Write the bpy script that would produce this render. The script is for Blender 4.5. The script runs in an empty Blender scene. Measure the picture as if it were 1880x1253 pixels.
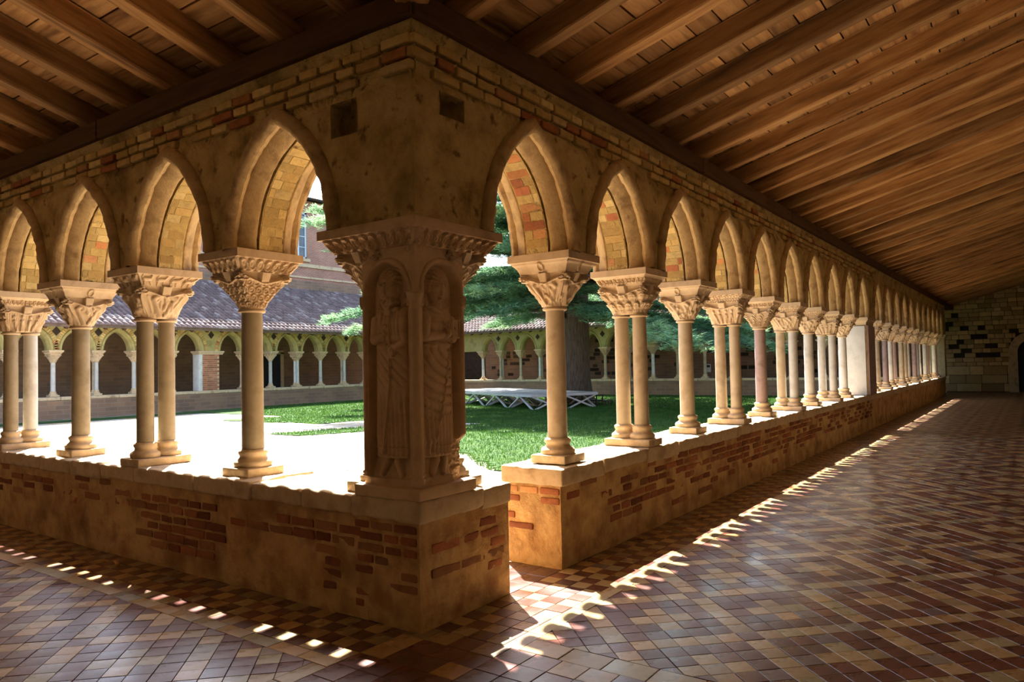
import bpy, math, random
import numpy as np
from mathutils import Matrix, Vector

random.seed(11)
RNG = np.random.default_rng(11)
SC = bpy.context.scene
COL = SC.collection

# ------------------------------------------------------------------ camera
F_PX, YAW, PITCH, ROLL = 1350.26, 0.61742, 0.03372, -0.02036
CAM = np.array([-3.3074, -3.0635, 1.6])
_cp, _sp = math.cos(PITCH), math.sin(PITCH)
_fw = np.array([math.cos(YAW) * _cp, math.sin(YAW) * _cp, _sp])
_rt = np.array([math.sin(YAW), -math.cos(YAW), 0.0])
_up = np.cross(_rt, _fw)
_r2 = _rt * math.cos(ROLL) + _up * math.sin(ROLL)
_u2 = -_rt * math.sin(ROLL) + _up * math.cos(ROLL)
cam_data = bpy.data.cameras.new('camera')
cam_data.sensor_fit = 'HORIZONTAL'
cam_data.sensor_width = 36.0
cam_data.lens = F_PX * 36.0 / 1880.0
cam_data.clip_end = 500
cam_ob = bpy.data.objects.new('camera', cam_data)
COL.objects.link(cam_ob)
_m = Matrix(((_r2[0], _u2[0], -_fw[0], CAM[0]), (_r2[1], _u2[1], -_fw[1], CAM[1]),
             (_r2[2], _u2[2], -_fw[2], CAM[2]), (0, 0, 0, 1)))
cam_ob.matrix_world = _m
SC.camera = cam_ob

# ------------------------------------------------------------------ sky, sun, exposure
SUN = Vector((0.485, 0.60, 1.0))
world = bpy.data.worlds.new('sky')
SC.world = world
world.use_nodes = True
_nt = world.node_tree
_sky = _nt.nodes.new('ShaderNodeTexSky')
_sky.sky_type = 'NISHITA'
_sky.sun_disc = False
_sky.sun_elevation = math.atan2(1.0, math.hypot(SUN.x, SUN.y))
_sky.sun_rotation = math.atan2(SUN.x, SUN.y)
_sky.air_density = 1.0
_sky.dust_density = 2.0
_nt.nodes['Background'].inputs[1].default_value = 0.32
_nt.links.new(_sky.outputs[0], _nt.nodes['Background'].inputs[0])
sun_data = bpy.data.lights.new('sun', 'SUN')
sun_data.energy = 16.0
sun_data.color = (1.0, 0.945, 0.86)
sun_data.angle = math.radians(0.53)
sun_ob = bpy.data.objects.new('sun', sun_data)
sun_ob.rotation_euler = SUN.to_track_quat('Z', 'Y').to_euler()
sun_ob.location = (20, 20, 40)
COL.objects.link(sun_ob)
vs = SC.view_settings
vs.view_transform = 'Standard'
vs.look = 'None'
vs.exposure = 1.15
vs.gamma = 1.0
vs.use_curve_mapping = False

# ------------------------------------------------------------------ helpers
def project(P):
    v = np.asarray(P, float) - CAM
    z = v @ _fw
    z = np.where(np.abs(z) < 1e-6, 1e-6, z)
    return 940 + F_PX * (v @ _r2) / z, 626.5 - F_PX * (v @ _u2) / z, z

def vnoise(P, scale=1.0, seed=0):
    """smooth value noise in [-1,1] for points (N,3)"""
    P = np.asarray(P, float) * scale + seed * 17.31
    i = np.floor(P).astype(np.int64); f = P - i; f = f * f * (3 - 2 * f)
    def h(a, b, c):
        n = (a * 374761393 + b * 668265263 + c * 2147483647 + seed * 974711) & 0x7fffffff
        n = ((n ^ (n >> 13)) * 1274126177) & 0x7fffffff
        n = (n ^ (n >> 16)) & 0xffff
        return n / 32767.5 - 1.0
    x, y, z = i[..., 0], i[..., 1], i[..., 2]
    fx, fy, fz = f[..., 0], f[..., 1], f[..., 2]
    def lx(b, c): return h(x, b, c) * (1 - fx) + h(x + 1, b, c) * fx
    def ly(c): return lx(y, c) * (1 - fy) + lx(y + 1, c) * fy
    return ly(z) * (1 - fz) + ly(z + 1) * fz

def fnoise(P, scale, seed=0, octv=3):
    s = 0; a = 1; t = 0
    for o in range(octv):
        s = s + a * vnoise(P, scale * 2 ** o, seed + o); t += a; a *= .5
    return s / t

def mesh_of(V, faces, smooth=False, col=None, name='m'):
    """V (n,3); faces list of int arrays (k, size); col optional per-vertex rgb"""
    V = np.ascontiguousarray(V, dtype=np.float32)
    if not isinstance(faces, (list, tuple)): faces = [faces]
    faces = [np.asarray(f, dtype=np.int32) for f in faces if len(f)]
    me = bpy.data.meshes.new(name)
    me.vertices.add(len(V)); me.vertices.foreach_set('co', V.ravel())
    nl = sum(f.size for f in faces); npoly = sum(len(f) for f in faces)
    me.loops.add(nl); me.polygons.add(npoly)
    me.loops.foreach_set('vertex_index', np.concatenate([f.ravel() for f in faces]))
    tot = np.concatenate([np.full(len(f), f.shape[1], np.int32) for f in faces])
    st = np.concatenate([[0], np.cumsum(tot)[:-1]]).astype(np.int32)
    me.polygons.foreach_set('loop_start', st)
    me.polygons.foreach_set('use_smooth', np.full(npoly, bool(smooth)))
    me.update(calc_edges=True)
    if col is not None:
        at = me.color_attributes.new('col', 'FLOAT_COLOR', 'POINT')
        c = np.ones((len(V), 4), np.float32); c[:, :3] = col
        at.data.foreach_set('color', c.ravel())
    return me

def add(name, me, mat=None, parent=None, loc=None, rotz=None, mw=None, **props):
    o = bpy.data.objects.new(name, me)
    COL.objects.link(o)
    if mat is not None and me is not None and len(me.materials) == 0: me.materials.append(mat)
    if parent is not None: o.parent = parent
    if mw is not None: o.matrix_local = mw
    else:
        if loc is not None: o.location = loc
        if rotz is not None: o.rotation_euler = (0, 0, rotz)
    for k, v in props.items(): o[k] = v
    return o

def thing(name, label, cat, loc=(0, 0, 0), rotz=0, group=None):
    o = add(name, None, None, None, loc, rotz, label=label, category=cat)
    o.empty_display_size = .1
    if group: o['group'] = group
    return o

def copy_tree(o, parent=None):
    c = o.copy(); COL.objects.link(c); c.parent = parent
    for ch in o.children: copy_tree(ch, c)
    return c

def grid_faces(nu, nv, off=0, flip=False, wrap=False):
    """faces for verts laid out [i*nv + j], i<nu, j<nv"""
    iu = nu if wrap else nu - 1
    i, j = np.meshgrid(np.arange(iu), np.arange(nv - 1), indexing='ij')
    i2 = (i + 1) % nu
    f = np.stack([i * nv + j, i2 * nv + j, i2 * nv + j + 1, i * nv + j + 1], -1).reshape(-1, 4) + off
    return f[:, ::-1] if flip else f

class MB:
    def __init__(s): s.V = []; s.F = {}; s.C = []; s.n = 0
    def put(s, V, faces, col=None):
        V = np.asarray(V, float)
        if not isinstance(faces, (list, tuple)): faces = [faces]
        for f in faces:
            f = np.asarray(f)
            if len(f): s.F.setdefault(f.shape[1], []).append(f + s.n)
        s.V.append(V); s.n += len(V)
        s.C.append(np.tile(np.asarray(col if col is not None else (1, 1, 1), float), (len(V), 1)) if np.ndim(col) < 2 else col)
        return s
    def box(s, lo, hi, col=None):
        x0, y0, z0 = lo; x1, y1, z1 = hi
        V = [(x0, y0, z0), (x1, y0, z0), (x1, y1, z0), (x0, y1, z0), (x0, y0, z1), (x1, y0, z1), (x1, y1, z1), (x0, y1, z1)]
        return s.put(V, BOXF, col)
    def bar(s, a, b, w, h=None, col=None, up=(0, 0, 1)):
        a = np.array(a, float); b = np.array(b, float); d = b - a; L = np.linalg.norm(d); d /= L
        u = np.array(up, float); r = np.cross(d, u); 
        if np.linalg.norm(r) < 1e-6: r = np.cross(d, (1, 0, 0))
        r /= np.linalg.norm(r); u = np.cross(r, d); h = h or w
        V = [p + r * sx * w / 2 + u * sz * h / 2 for p in (a, b) for sx, sz in ((-1, -1), (1, -1), (1, 1), (-1, 1))]
        return s.put(V, np.array([(3, 2, 1, 0), (4, 5, 6, 7), (0, 1, 5, 4), (1, 2, 6, 5), (2, 3, 7, 6), (3, 0, 4, 7)]), col)
    def mesh(s, smooth=False, name='m', T=None, color=True):
        V = np.concatenate(s.V); C = np.concatenate(s.C)
        F = [np.concatenate(f) for f in s.F.values()]
        if T is not None: V = T(V)
        return mesh_of(V, F, smooth, C if color else None, name)
BOXF = np.array([(0, 3, 2, 1), (4, 5, 6, 7), (0, 1, 5, 4), (1, 2, 6, 5), (2, 3, 7, 6), (3, 0, 4, 7)])

def smooth(a, lo, hi):
    t = np.clip((a - lo) / (hi - lo), 0, 1); return t * t * (3 - 2 * t)

def fix_normals(me):
    import bmesh
    bm = bmesh.new(); bm.from_mesh(me)
    bmesh.ops.recalc_face_normals(bm, faces=bm.faces)
    bm.to_mesh(me); bm.free()
    return me

def tube_along(P, r, seg=8, closed_ends=True):
    """tube around polyline P (n,3), r scalar or array"""
    P = np.asarray(P, float); n = len(P); r = np.broadcast_to(r, (n,))
    T = np.gradient(P, axis=0); T /= np.linalg.norm(T, axis=1)[:, None] + 1e-9
    ref = np.array([0, 0, 1.0]) if abs(T[:, 2]).mean() < .8 else np.array([1.0, 0, 0])
    A = np.cross(T, ref); A /= np.linalg.norm(A, axis=1)[:, None] + 1e-9
    B = np.cross(A, T)
    th = np.linspace(0, 2 * np.pi, seg, endpoint=False)
    V = P[:, None] + r[:, None, None] * (np.cos(th)[None, :, None] * A[:, None] + np.sin(th)[None, :, None] * B[:, None])
    V = V.reshape(-1, 3)
    i, j = np.meshgrid(np.arange(n - 1), np.arange(seg), indexing='ij'); j2 = (j + 1) % seg
    F = np.stack([i * seg + j, i * seg + j2, (i + 1) * seg + j2, (i + 1) * seg + j], -1).reshape(-1, 4)
    return V, F

def lathe(prof, seg=32, cx=0, cy=0):
    """prof list of (r,z)"""
    prof = np.array(prof, float)
    th = np.linspace(0, 2 * np.pi, seg, endpoint=False)
    V = np.stack([cx + np.cos(th)[:, None] * prof[:, 0], cy + np.sin(th)[:, None] * prof[:, 0], np.tile(prof[:, 1], (seg, 1))], -1).reshape(-1, 3)
    return V, grid_faces(seg, len(prof), wrap=True)

def axis_samples(L, r, step):
    n = max(1, int(round((L - 2 * r) / step)))
    return np.unique(np.round(np.concatenate([[0, r * .35], np.linspace(r, L - r, n + 1), [L - r * .35, L]]), 5))

def rough_box(lo, hi, r=.02, step=.12, amp=.006, nscale=9, seed=0, skip=()):
    """rounded stone block with an uneven surface, returns V,F; faces named in skip ('-z') left off"""
    lo = np.array(lo, float); hi = np.array(hi, float)
    ax = [axis_samples(hi[k] - lo[k], min(r, (hi[k] - lo[k]) * .45), step) + lo[k] for k in range(3)]
    Vs, Fs, off = [], [], 0
    for k in range(3):
        a, b = (k + 1) % 3, (k + 2) % 3
        for side in (0, 1):
            if ('-+'[side] + 'xyz'[k]) in skip: continue
            A, B = np.meshgrid(ax[a], ax[b], indexing='ij')
            V = np.zeros(A.shape + (3,)); V[..., a] = A; V[..., b] = B; V[..., k] = (lo, hi)[side][k]
            Vs.append(V.reshape(-1, 3)); Fs.append(grid_faces(len(ax[a]), len(ax[b]), off, flip=(side == 0))); off += A.size
    V = np.concatenate(Vs)
    rr = np.minimum(r, (hi - lo) * .45)
    q = np.clip(V, lo + rr, hi - rr); d = V - q
    nd = np.linalg.norm(d / rr, axis=1)[:, None]
    V = np.where(nd > 1, q + d / np.maximum(nd, 1e-9), V)
    if amp:
        V = V + amp * np.stack([fnoise(V, nscale, seed + k * 5) for k in range(3)], -1)
    return V, np.concatenate(Fs)

# ------------------------------------------------------------------ materials
def new_mat(name):
    m = bpy.data.materials.new(name); m.use_nodes = True
    nt = m.node_tree; b = nt.nodes['Principled BSDF']
    return m, nt, b

def stone(name, cols, scale=4.0, rough=.85, bump=.25, bscale=40.0, attr=False, spec=.25, stretch=(1, 1, 1), patch=None, objrnd=0.0, rough_var=0.0, detail=6.0, bdist=.01):
    """noise-mottled surface. cols: list of (pos, rgb). patch: (rgb, scale, low, high) extra stain layer"""
    m, nt, b = new_mat(name); N = nt.nodes; L = nt.links
    tc = N.new('ShaderNodeTexCoord'); mp = N.new('ShaderNodeMapping'); mp.inputs['Scale'].default_value = stretch
    L.new(tc.outputs['Object'], mp.inputs['Vector'])
    if objrnd:
        oi = N.new('ShaderNodeObjectInfo'); ad = N.new('ShaderNodeVectorMath'); ad.operation = 'SCALE'; ad.inputs[0].default_value = (37, 53, 71)
        L.new(oi.outputs['Random'], ad.inputs['Scale']); L.new(ad.outputs[0], mp.inputs['Location'])
    no = N.new('ShaderNodeTexNoise'); no.inputs['Scale'].default_value = scale; no.inputs['Detail'].default_value = detail; no.inputs['Roughness'].default_value = .62
    L.new(mp.outputs[0], no.inputs['Vector'])
    cr = N.new('ShaderNodeValToRGB'); L.new(no.outputs['Fac'], cr.inputs[0])
    els = cr.color_ramp.elements
    while len(els) < len(cols): els.new(.5)
    for e, (p, c) in zip(els, cols): e.position = p; e.color = (*c, 1)
    out = cr.outputs[0]
    if patch:
        for rgb, ps, lo, hi in (patch if isinstance(patch[0], tuple) and isinstance(patch[0][0], tuple) else [patch]):
            pn = N.new('ShaderNodeTexNoise'); pn.inputs['Scale'].default_value = ps; pn.inputs['Detail'].default_value = 5
            L.new(mp.outputs[0], pn.inputs['Vector'])
            mr = N.new('ShaderNodeMapRange'); mr.inputs['From Min'].default_value = lo; mr.inputs['From Max'].default_value = hi
            L.new(pn.outputs['Fac'], mr.inputs['Value'])
            mx = N.new('ShaderNodeMix'); mx.data_type = 'RGBA'; mx.inputs[7].default_value = (*rgb, 1)
            L.new(mr.outputs[0], mx.inputs[0]); L.new(out, mx.inputs[6]); out = mx.outputs[2]
    if attr:
        at = N.new('ShaderNodeAttribute'); at.attribute_name = 'col'
        mx = N.new('ShaderNodeMix'); mx.data_type = 'RGBA'; mx.blend_type = 'MULTIPLY'; mx.inputs[0].default_value = 1
        L.new(out, mx.inputs[6]); L.new(at.outputs['Color'], mx.inputs[7]); out = mx.outputs[2]
    if objrnd:
        mr = N.new('ShaderNodeMapRange'); mr.inputs['To Min'].default_value = 1 - objrnd; mr.inputs['To Max'].default_value = 1 + objrnd
        L.new(oi.outputs['Random'], mr.inputs['Value'])
        mx = N.new('ShaderNodeVectorMath'); mx.operation = 'SCALE'; L.new(out, mx.inputs[0]); L.new(mr.outputs[0], mx.inputs['Scale']); out = mx.outputs[0]
    L.new(out, b.inputs['Base Color'])
    b.inputs['Roughness'].default_value = rough; b.inputs['Specular IOR Level'].default_value = spec
    if rough_var:
        rn = N.new('ShaderNodeTexNoise'); rn.inputs['Scale'].default_value = 2.3; rn.inputs['Detail'].default_value = 4
        L.new(mp.outputs[0], rn.inputs['Vector'])
        mr = N.new('ShaderNodeMapRange'); mr.inputs['From Min'].default_value = .35; mr.inputs['From Max'].default_value = .65
        mr.inputs['To Min'].default_value = rough - rough_var; mr.inputs['To Max'].default_value = rough + rough_var
        L.new(rn.outputs['Fac'], mr.inputs['Value']); L.new(mr.outputs[0], b.inputs['Roughness'])
    if bump:
        bn = N.new('ShaderNodeTexNoise'); bn.inputs['Scale'].default_value = bscale; bn.inputs['Detail'].default_value = 5; bn.inputs['Roughness'].default_value = .65
        L.new(mp.outputs[0], bn.inputs['Vector'])
        bp = N.new('ShaderNodeBump'); bp.inputs['Strength'].default_value = bump; bp.inputs['Distance'].default_value = bdist
        L.new(bn.outputs['Fac'], bp.inputs['Height']); L.new(bp.outputs[0], b.inputs['Normal'])
    return m

def translucent(m, k):
    nt = m.node_tree; N = nt.nodes; L = nt.links; b = N['Principled BSDF']; src = b.inputs['Base Color'].links[0].from_socket
    t = N.new('ShaderNodeBsdfTranslucent'); L.new(src, t.inputs['Color']); mx = N.new('ShaderNodeMixShader'); mx.inputs[0].default_value = k
    L.new(b.outputs[0], mx.inputs[1]); L.new(t.outputs[0], mx.inputs[2]); L.new(mx.outputs[0], N['Material Output'].inputs['Surface'])
    return m

def sc3(c, k): return tuple(x * k for x in c)

M = {}
M['plaster'] = stone('ochre_plaster', [(.3, (.28, .15, .06)), (.46, (.56, .34, .14)), (.58, (.66, .43, .19)), (.75, (.42, .24, .095))], 3.2, .92, .9, 14, patch=[((.16, .08, .034), 2.3, .54, .80), ((.36, .17, .07), 4.5, .50, .74)], bdist=.04)
M['wallface'] = stone('ochre_wall', [(.3, (.24, .15, .055)), (.45, (.50, .35, .135)), (.58, (.64, .47, .20)), (.75, (.38, .25, .09))], 3.4, .92, 1.0, 17, patch=[((.17, .10, .04), 1.3, .56, .76), ((.20, .11, .045), 9, .60, .70)], bdist=.045)
M['moulding'] = stone('arch_stone', [(.3, (.28, .175, .08)), (.5, (.54, .375, .185)), (.7, (.42, .27, .12))], 6, .9, .6, 45, bdist=.012)
M['brick'] = stone('wall_brick', [(.3, (.7, .7, .7)), (.55, (1, 1, 1)), (.75, (.8, .8, .8))], 14, .9, .6, 60, attr=True)
M['coping'] = stone('coping_stone', [(.3, (.40, .28, .16)), (.5, (.62, .47, .30)), (.72, (.48, .34, .19))], 5, .9, .5, 40, patch=((.18, .11, .06), 2.4, .6, .8))
M['carved'] = stone('carved_limestone', [(.3, (.45, .32, .20)), (.5, (.59, .445, .295)), (.72, (.52, .375, .235))], 7, .8, .25, 60, patch=((.40, .25, .14), 3.5, .55, .85), objrnd=.10)
M['pierstone'] = stone('pier_stone', [(.3, (.48, .31, .18)), (.5, (.64, .45, .27)), (.72, (.55, .37, .21))], 5, .7, .25, 70, patch=((.36, .22, .12), 2.5, .55, .8))
M['shaft_beige'] = stone('beige_shaft', [(.3, (.33, .255, .17)), (.5, (.47, .38, .265)), (.72, (.39, .30, .195))], 3, .6, .15, 60, patch=((.28, .20, .12), 5, .6, .8), objrnd=.08)  # shaft tones mostly stand for the light falling on each column
M['shaft_olive'] = stone('olive_shaft', [(.3, (.225, .18, .115)), (.5, (.335, .275, .185)), (.72, (.27, .215, .135))], 4, .65, .15, 60, patch=((.22, .15, .08), 5, .58, .8), objrnd=.08)
M['shaft_grey'] = stone('grey_shaft', [(.3, (.38, .36, .33)), (.5, (.54, .52, .48)), (.72, (.44, .42, .38))], 4, .55, .12, 60, objrnd=.08)
M['shaft_purple'] = stone('purple_shaft', [(.3, (.25, .175, .16)), (.5, (.36, .26, .24)), (.72, (.30, .21, .19))], 7, .5, .12, 60, objrnd=.08)
M['marble'] = stone('pale_marble', [(.3, (.50, .49, .46)), (.5, (.68, .67, .64)), (.72, (.58, .57, .54))], 3, .5, .08, 40)
M['wood'] = stone('rafter_wood', [(.28, (.14, .062, .022)), (.45, (.36, .18, .066)), (.6, (.50, .28, .11)), (.78, (.22, .10, .036))], 2.5, .7, .4, 18, stretch=(.5, 5, 5), objrnd=.38, bdist=.006, patch=((.07, .032, .014), 1.2, .55, .75))
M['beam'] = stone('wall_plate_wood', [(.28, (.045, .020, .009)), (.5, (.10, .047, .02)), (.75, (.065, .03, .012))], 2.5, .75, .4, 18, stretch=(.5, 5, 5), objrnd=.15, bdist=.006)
M['board'] = stone('ceiling_board', [(.28, (.22, .10, .04)), (.46, (.46, .24, .095)), (.62, (.60, .35, .15)), (.8, (.30, .14, .055))], 2.0, .75, .3, 20, stretch=(.6, 6, 6), objrnd=.28, bdist=.005, patch=((.09, .04, .018), 1.6, .55, .75))
M['tile'] = stone('floor_tile', [(.3, (.62, .62, .62)), (.5, (1, 1, 1)), (.7, (.82, .82, .82))], 9, .32, .12, 30, attr=True, spec=.5, rough_var=.12, bdist=.004)
M['pale_bounce'] = stone('pale_bounce', [(.3, (.62, .52, .38)), (.7, (.74, .64, .48))], 2, .9, .2, 20)  # made pale so the unseen outer walls bounce light into the galleries
_b = M['tile'].node_tree.nodes['Principled BSDF']; _b.inputs['Coat Weight'].default_value = .22; _b.inputs['Coat Roughness'].default_value = .22
M['grout'] = stone('grout', [(.3, (.05, .035, .025)), (.7, (.11, .08, .06))], 8, .9, .2, 40)
M['gravel'] = stone('pale_gravel', [(.3, (.34, .30, .24)), (.5, (.42, .38, .32)), (.7, (.37, .33, .265))], 9, .95, .5, 90, patch=[((.36, .27, .11), 1.1, .52, .66), ((.30, .22, .10), 14, .60, .68)])
M['lawn'] = stone('lawn_soil', [(.3, (.02, .055, .009)), (.5, (.038, .095, .016)), (.7, (.07, .13, .022))], 2.5, .9, .8, 120, bdist=.03)
M['grass'] = stone('grass_blade', [(.3, (.030, .085, .012)), (.5, (.05, .125, .020)), (.7, (.10, .18, .032))], 1.3, .7, 0, spec=.2)
M['bark'] = stone('cedar_bark', [(.3, (.045, .034, .026)), (.5, (.12, .09, .07)), (.7, (.17, .13, .10))], 5, .95, 1.0, 9, stretch=(3.5, 3.5, .5), bdist=.05)
M['needle'] = stone('cedar_needles', [(.3, (.10, .21, .12)), (.5, (.17, .33, .17)), (.7, (.33, .48, .22))], .5, .7, 0, spec=.2, attr=True)
M['rooftile'] = stone('roof_tile', [(.3, (.55, .55, .55)), (.5, (1, 1, 1)), (.7, (.75, .75, .75))], 6, .8, .3, 40, attr=True)
M['roofdeck'] = stone('roof_deck', [(.3, (.10, .07, .05)), (.7, (.18, .12, .09))], 4, .9, .2, 20)
M['farwall'] = stone('lichen_wall', [(.3, (.24, .195, .08)), (.5, (.40, .34, .145)), (.7, (.35, .27, .115))], 2.2, .9, .5, 20, patch=((.28, .26, .08), 1.1, .52, .7))
M['holeshade_gutter'] = stone('hole_shade_gutter', [(.3, (.030, .022, .016)), (.7, (.07, .05, .035))], 6, .9, .3, 30)  # near-black: painted shade of wall holes and lozenges, also the gutter
M['ashlar'] = stone('ashlar', [(.3, (.75, .75, .75)), (.5, (1, 1, 1)), (.7, (.85, .85, .85))], 4, .9, .4, 30, attr=True)
M['metal'] = stone('grey_metal', [(.3, (.48, .49, .50)), (.7, (.58, .59, .60))], 3, .5, 0, spec=.5)
M['deck'] = stone('grey_deck', [(.3, (.30, .31, .33)), (.7, (.40, .41, .43))], 3, .6, .1, 30)
M['blackmetal'] = stone('black_metal', [(.3, (.02, .02, .02)), (.7, (.035, .035, .035))], 3, .5, 0)
M['windowframe'] = stone('pale_blue_paint', [(.3, (.50, .60, .66)), (.7, (.58, .68, .74))], 3, .6, 0)
M['pane'] = stone('dark_glass', [(.3, (.05, .06, .07)), (.7, (.10, .11, .12))], 3, .12, 0, spec=.6)
M['door'] = stone('dark_door', [(.3, (.018, .02, .026)), (.7, (.03, .034, .044))], 3, .6, 0)
M['paper'] = stone('white_paper', [(.3, (.75, .75, .75)), (.7, (.8, .8, .8))], 3, .7, 0)
M['gapshade'] = stone('gap_shade_infill', [(.3, (.022, .013, .008)), (.7, (.04, .025, .014))], 5, .95, .2, 30)  # near-black stands for the shade in the eave gap

def brickwall_mat(name, c1, c2, mortar, bw=.24, bh=.075):
    m, nt, b = new_mat(name); N = nt.nodes; L = nt.links
    tc = N.new('ShaderNodeTexCoord'); sx = N.new('ShaderNodeSeparateXYZ'); L.new(tc.outputs['Object'], sx.inputs[0])
    ad = N.new('ShaderNodeMath'); ad.operation = 'ADD'; L.new(sx.outputs[0], ad.inputs[0]); L.new(sx.outputs[1], ad.inputs[1])
    cb = N.new('ShaderNodeCombineXYZ'); L.new(ad.outputs[0], cb.inputs[0]); L.new(sx.outputs[2], cb.inputs[1])
    br = N.new('ShaderNodeTexBrick'); br.inputs['Color1'].default_value = (*c1, 1); br.inputs['Color2'].default_value = (*c2, 1); br.inputs['Mortar'].default_value = (*mortar, 1)
    br.inputs['Scale'].default_value = 1; br.inputs['Brick Width'].default_value = bw; br.inputs['Row Height'].default_value = bh; br.inputs['Mortar Size'].default_value = .012
    L.new(cb.outputs[0], br.inputs['Vector'])
    no = N.new('ShaderNodeTexNoise'); no.inputs['Scale'].default_value = .9; no.inputs['Detail'].default_value = 6; L.new(tc.outputs['Object'], no.inputs['Vector'])
    mr = N.new('ShaderNodeMapRange'); mr.inputs['To Min'].default_value = .55; mr.inputs['To Max'].default_value = 1.35; L.new(no.outputs['Fac'], mr.inputs['Value'])
    mx = N.new('ShaderNodeVectorMath'); mx.operation = 'SCALE'; L.new(br.outputs['Color'], mx.inputs[0]); L.new(mr.outputs[0], mx.inputs['Scale'])
    L.new(mx.outputs[0], b.inputs['Base Color']); b.inputs['Roughness'].default_value = .9
    bp = N.new('ShaderNodeBump'); bp.inputs['Strength'].default_value = .5; bp.inputs['Distance'].default_value = .01; bp.invert = True
    L.new(br.outputs['Fac'], bp.inputs['Height']); L.new(bp.outputs[0], b.inputs['Normal'])
    return m
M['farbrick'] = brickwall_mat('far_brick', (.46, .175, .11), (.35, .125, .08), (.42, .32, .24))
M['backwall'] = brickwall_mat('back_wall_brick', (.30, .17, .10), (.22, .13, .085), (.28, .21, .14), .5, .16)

translucent(M['needle'], .5); translucent(M['grass'], .35)

# ------------------------------------------------------------------ local frames: (s along, n towards garden, z)
def T_right(V): V = np.asarray(V, float); return V
def T_left(V): V = np.asarray(V, float); return V[..., [1, 0, 2]]
XG, YG = 31.75, 26.3           # garden faces of the two far arcades
def T_farright(V):
    V = np.asarray(V, float); return np.stack([XG + .49 - V[..., 0 + 1], V[..., 0], V[..., 2]], -1)
def T_farleft(V):
    V = np.asarray(V, float); return np.stack([V[..., 0], YG + .49 - V[..., 1], V[..., 2]], -1)

Z0, ZT, ZB = 2.515, 3.73, 3.905      # arch springing, wall top, rafter underside
N0, N1, NC = -.05, .49, .22          # gallery face, garden face, column axis
PITCH_R = 1.415
SLOPE = .275
def col_s(k): return 1.95 + PITCH_R * k + (.47 if k >= 10 else .235 if k == 9 else 0)
def roof_z(n): return ZB + SLOPE * (-.07 - n)

# ------------------------------------------------------------------ ground, floor base
def quad_mesh(x0, y0, x1, y1, z, thick=.2):
    b = MB(); b.box((x0, y0, z - thick), (x1, y1, z)); return b.mesh(color=False)

_fb = MB(); _fb.box((-4.6, -4.6, -.2), (14.2, .3, -.006)); _fb.box((-4.6, .3, -.2), (.3, 11.2, -.006)); _fb.box((.3, .3, -.2), (1.9, .5, -.006))
floor = add('floor', _fb.mesh(color=False), M['grout'], kind='structure', label='red and yellow tiled floor of the cloister galleries')

# distant part of the right gallery floor: the tile lattice goes on as a pattern
def lattice_mat():
    m, nt, b = new_mat('distant_floor_tiles'); N = nt.nodes; L = nt.links
    tc = N.new('ShaderNodeTexCoord'); sx = N.new('ShaderNodeSeparateXYZ'); L.new(tc.outputs['Object'], sx.inputs[0])
    def mth(op, a, bb):
        n = N.new('ShaderNodeMath'); n.operation = op
        for i, v in enumerate((a, bb)):
            if isinstance(v, (int, float)): n.inputs[i].default_value = v
            else: L.new(v, n.inputs[i])
        return n.outputs[0]
    k = 1 / (math.sqrt(2) * .13)
    u = mth('FLOOR', mth('MULTIPLY', mth('SUBTRACT', sx.outputs[0], sx.outputs[1]), k), 0)
    v = mth('FLOOR', mth('MULTIPLY', mth('ADD', sx.outputs[0], sx.outputs[1]), k), 0)
    mu = mth('FLOORED_MODULO', u, 6); mv = mth('FLOORED_MODULO', v, 6)
    lu = mth('LESS_THAN', mu, .5); lv = mth('LESS_THAN', mv, .5)
    line = mth('SUBTRACT', mth('MAXIMUM', lu, lv), mth('MULTIPLY', lu, lv))
    cu = mth('ABSOLUTE', mth('SUBTRACT', mu, 3), 0); cv = mth('ABSOLUTE', mth('SUBTRACT', mv, 3), 0)
    plus = mth('LESS_THAN', mth('ADD', cu, cv), 1.5)
    fac = mth('MAXIMUM', line, plus)
    cb = N.new('ShaderNodeCombineXYZ'); L.new(u, cb.inputs[0]); L.new(v, cb.inputs[1])
    wn = N.new('ShaderNodeTexWhiteNoise'); L.new(cb.outputs[0], wn.inputs['Vector'])
    mx = N.new('ShaderNodeMix'); mx.data_type = 'RGBA'; mx.inputs[6].default_value = (.130, .045, .03, 1); mx.inputs[7].default_value = (.34, .23, .10, 1); L.new(fac, mx.inputs[0])
    mr = N.new('ShaderNodeMapRange'); mr.inputs['To Min'].default_value = .6; mr.inputs['To Max'].default_value = 1.3; L.new(wn.outputs['Value'], mr.inputs['Value'])
    ml = N.new('ShaderNodeVectorMath'); ml.operation = 'SCALE'; L.new(mx.outputs[2], ml.inputs[0]); L.new(mr.outputs[0], ml.inputs['Scale'])
    L.new(ml.outputs[0], b.inputs['Base Color']); b.inputs['Roughness'].default_value = .38; b.inputs['Specular IOR Level'].default_value = .5
    return m
M['lattice'] = lattice_mat()
add('floor_distant', quad_mesh(14.2, -4.6, 36.0, .3, 0.0), M['lattice'], kind='structure', label='distant end of the tiled right gallery floor')
add('floor_far_right', quad_mesh(32.3, .3, 36.0, 27.0, -.02), M['lattice'], kind='structure', label='floor of the far gallery behind the cedar')
add('floor_far_left', quad_mesh(-5, 26.8, 36.0, 31.2, -.02), M['lattice'], kind='structure', label='floor of the far gallery on the left')
add('floor_garden', quad_mesh(.5, .5, 32.2, 26.8, -.05), M['gravel'], kind='structure', label='pale gravel of the cloister garden')

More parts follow.
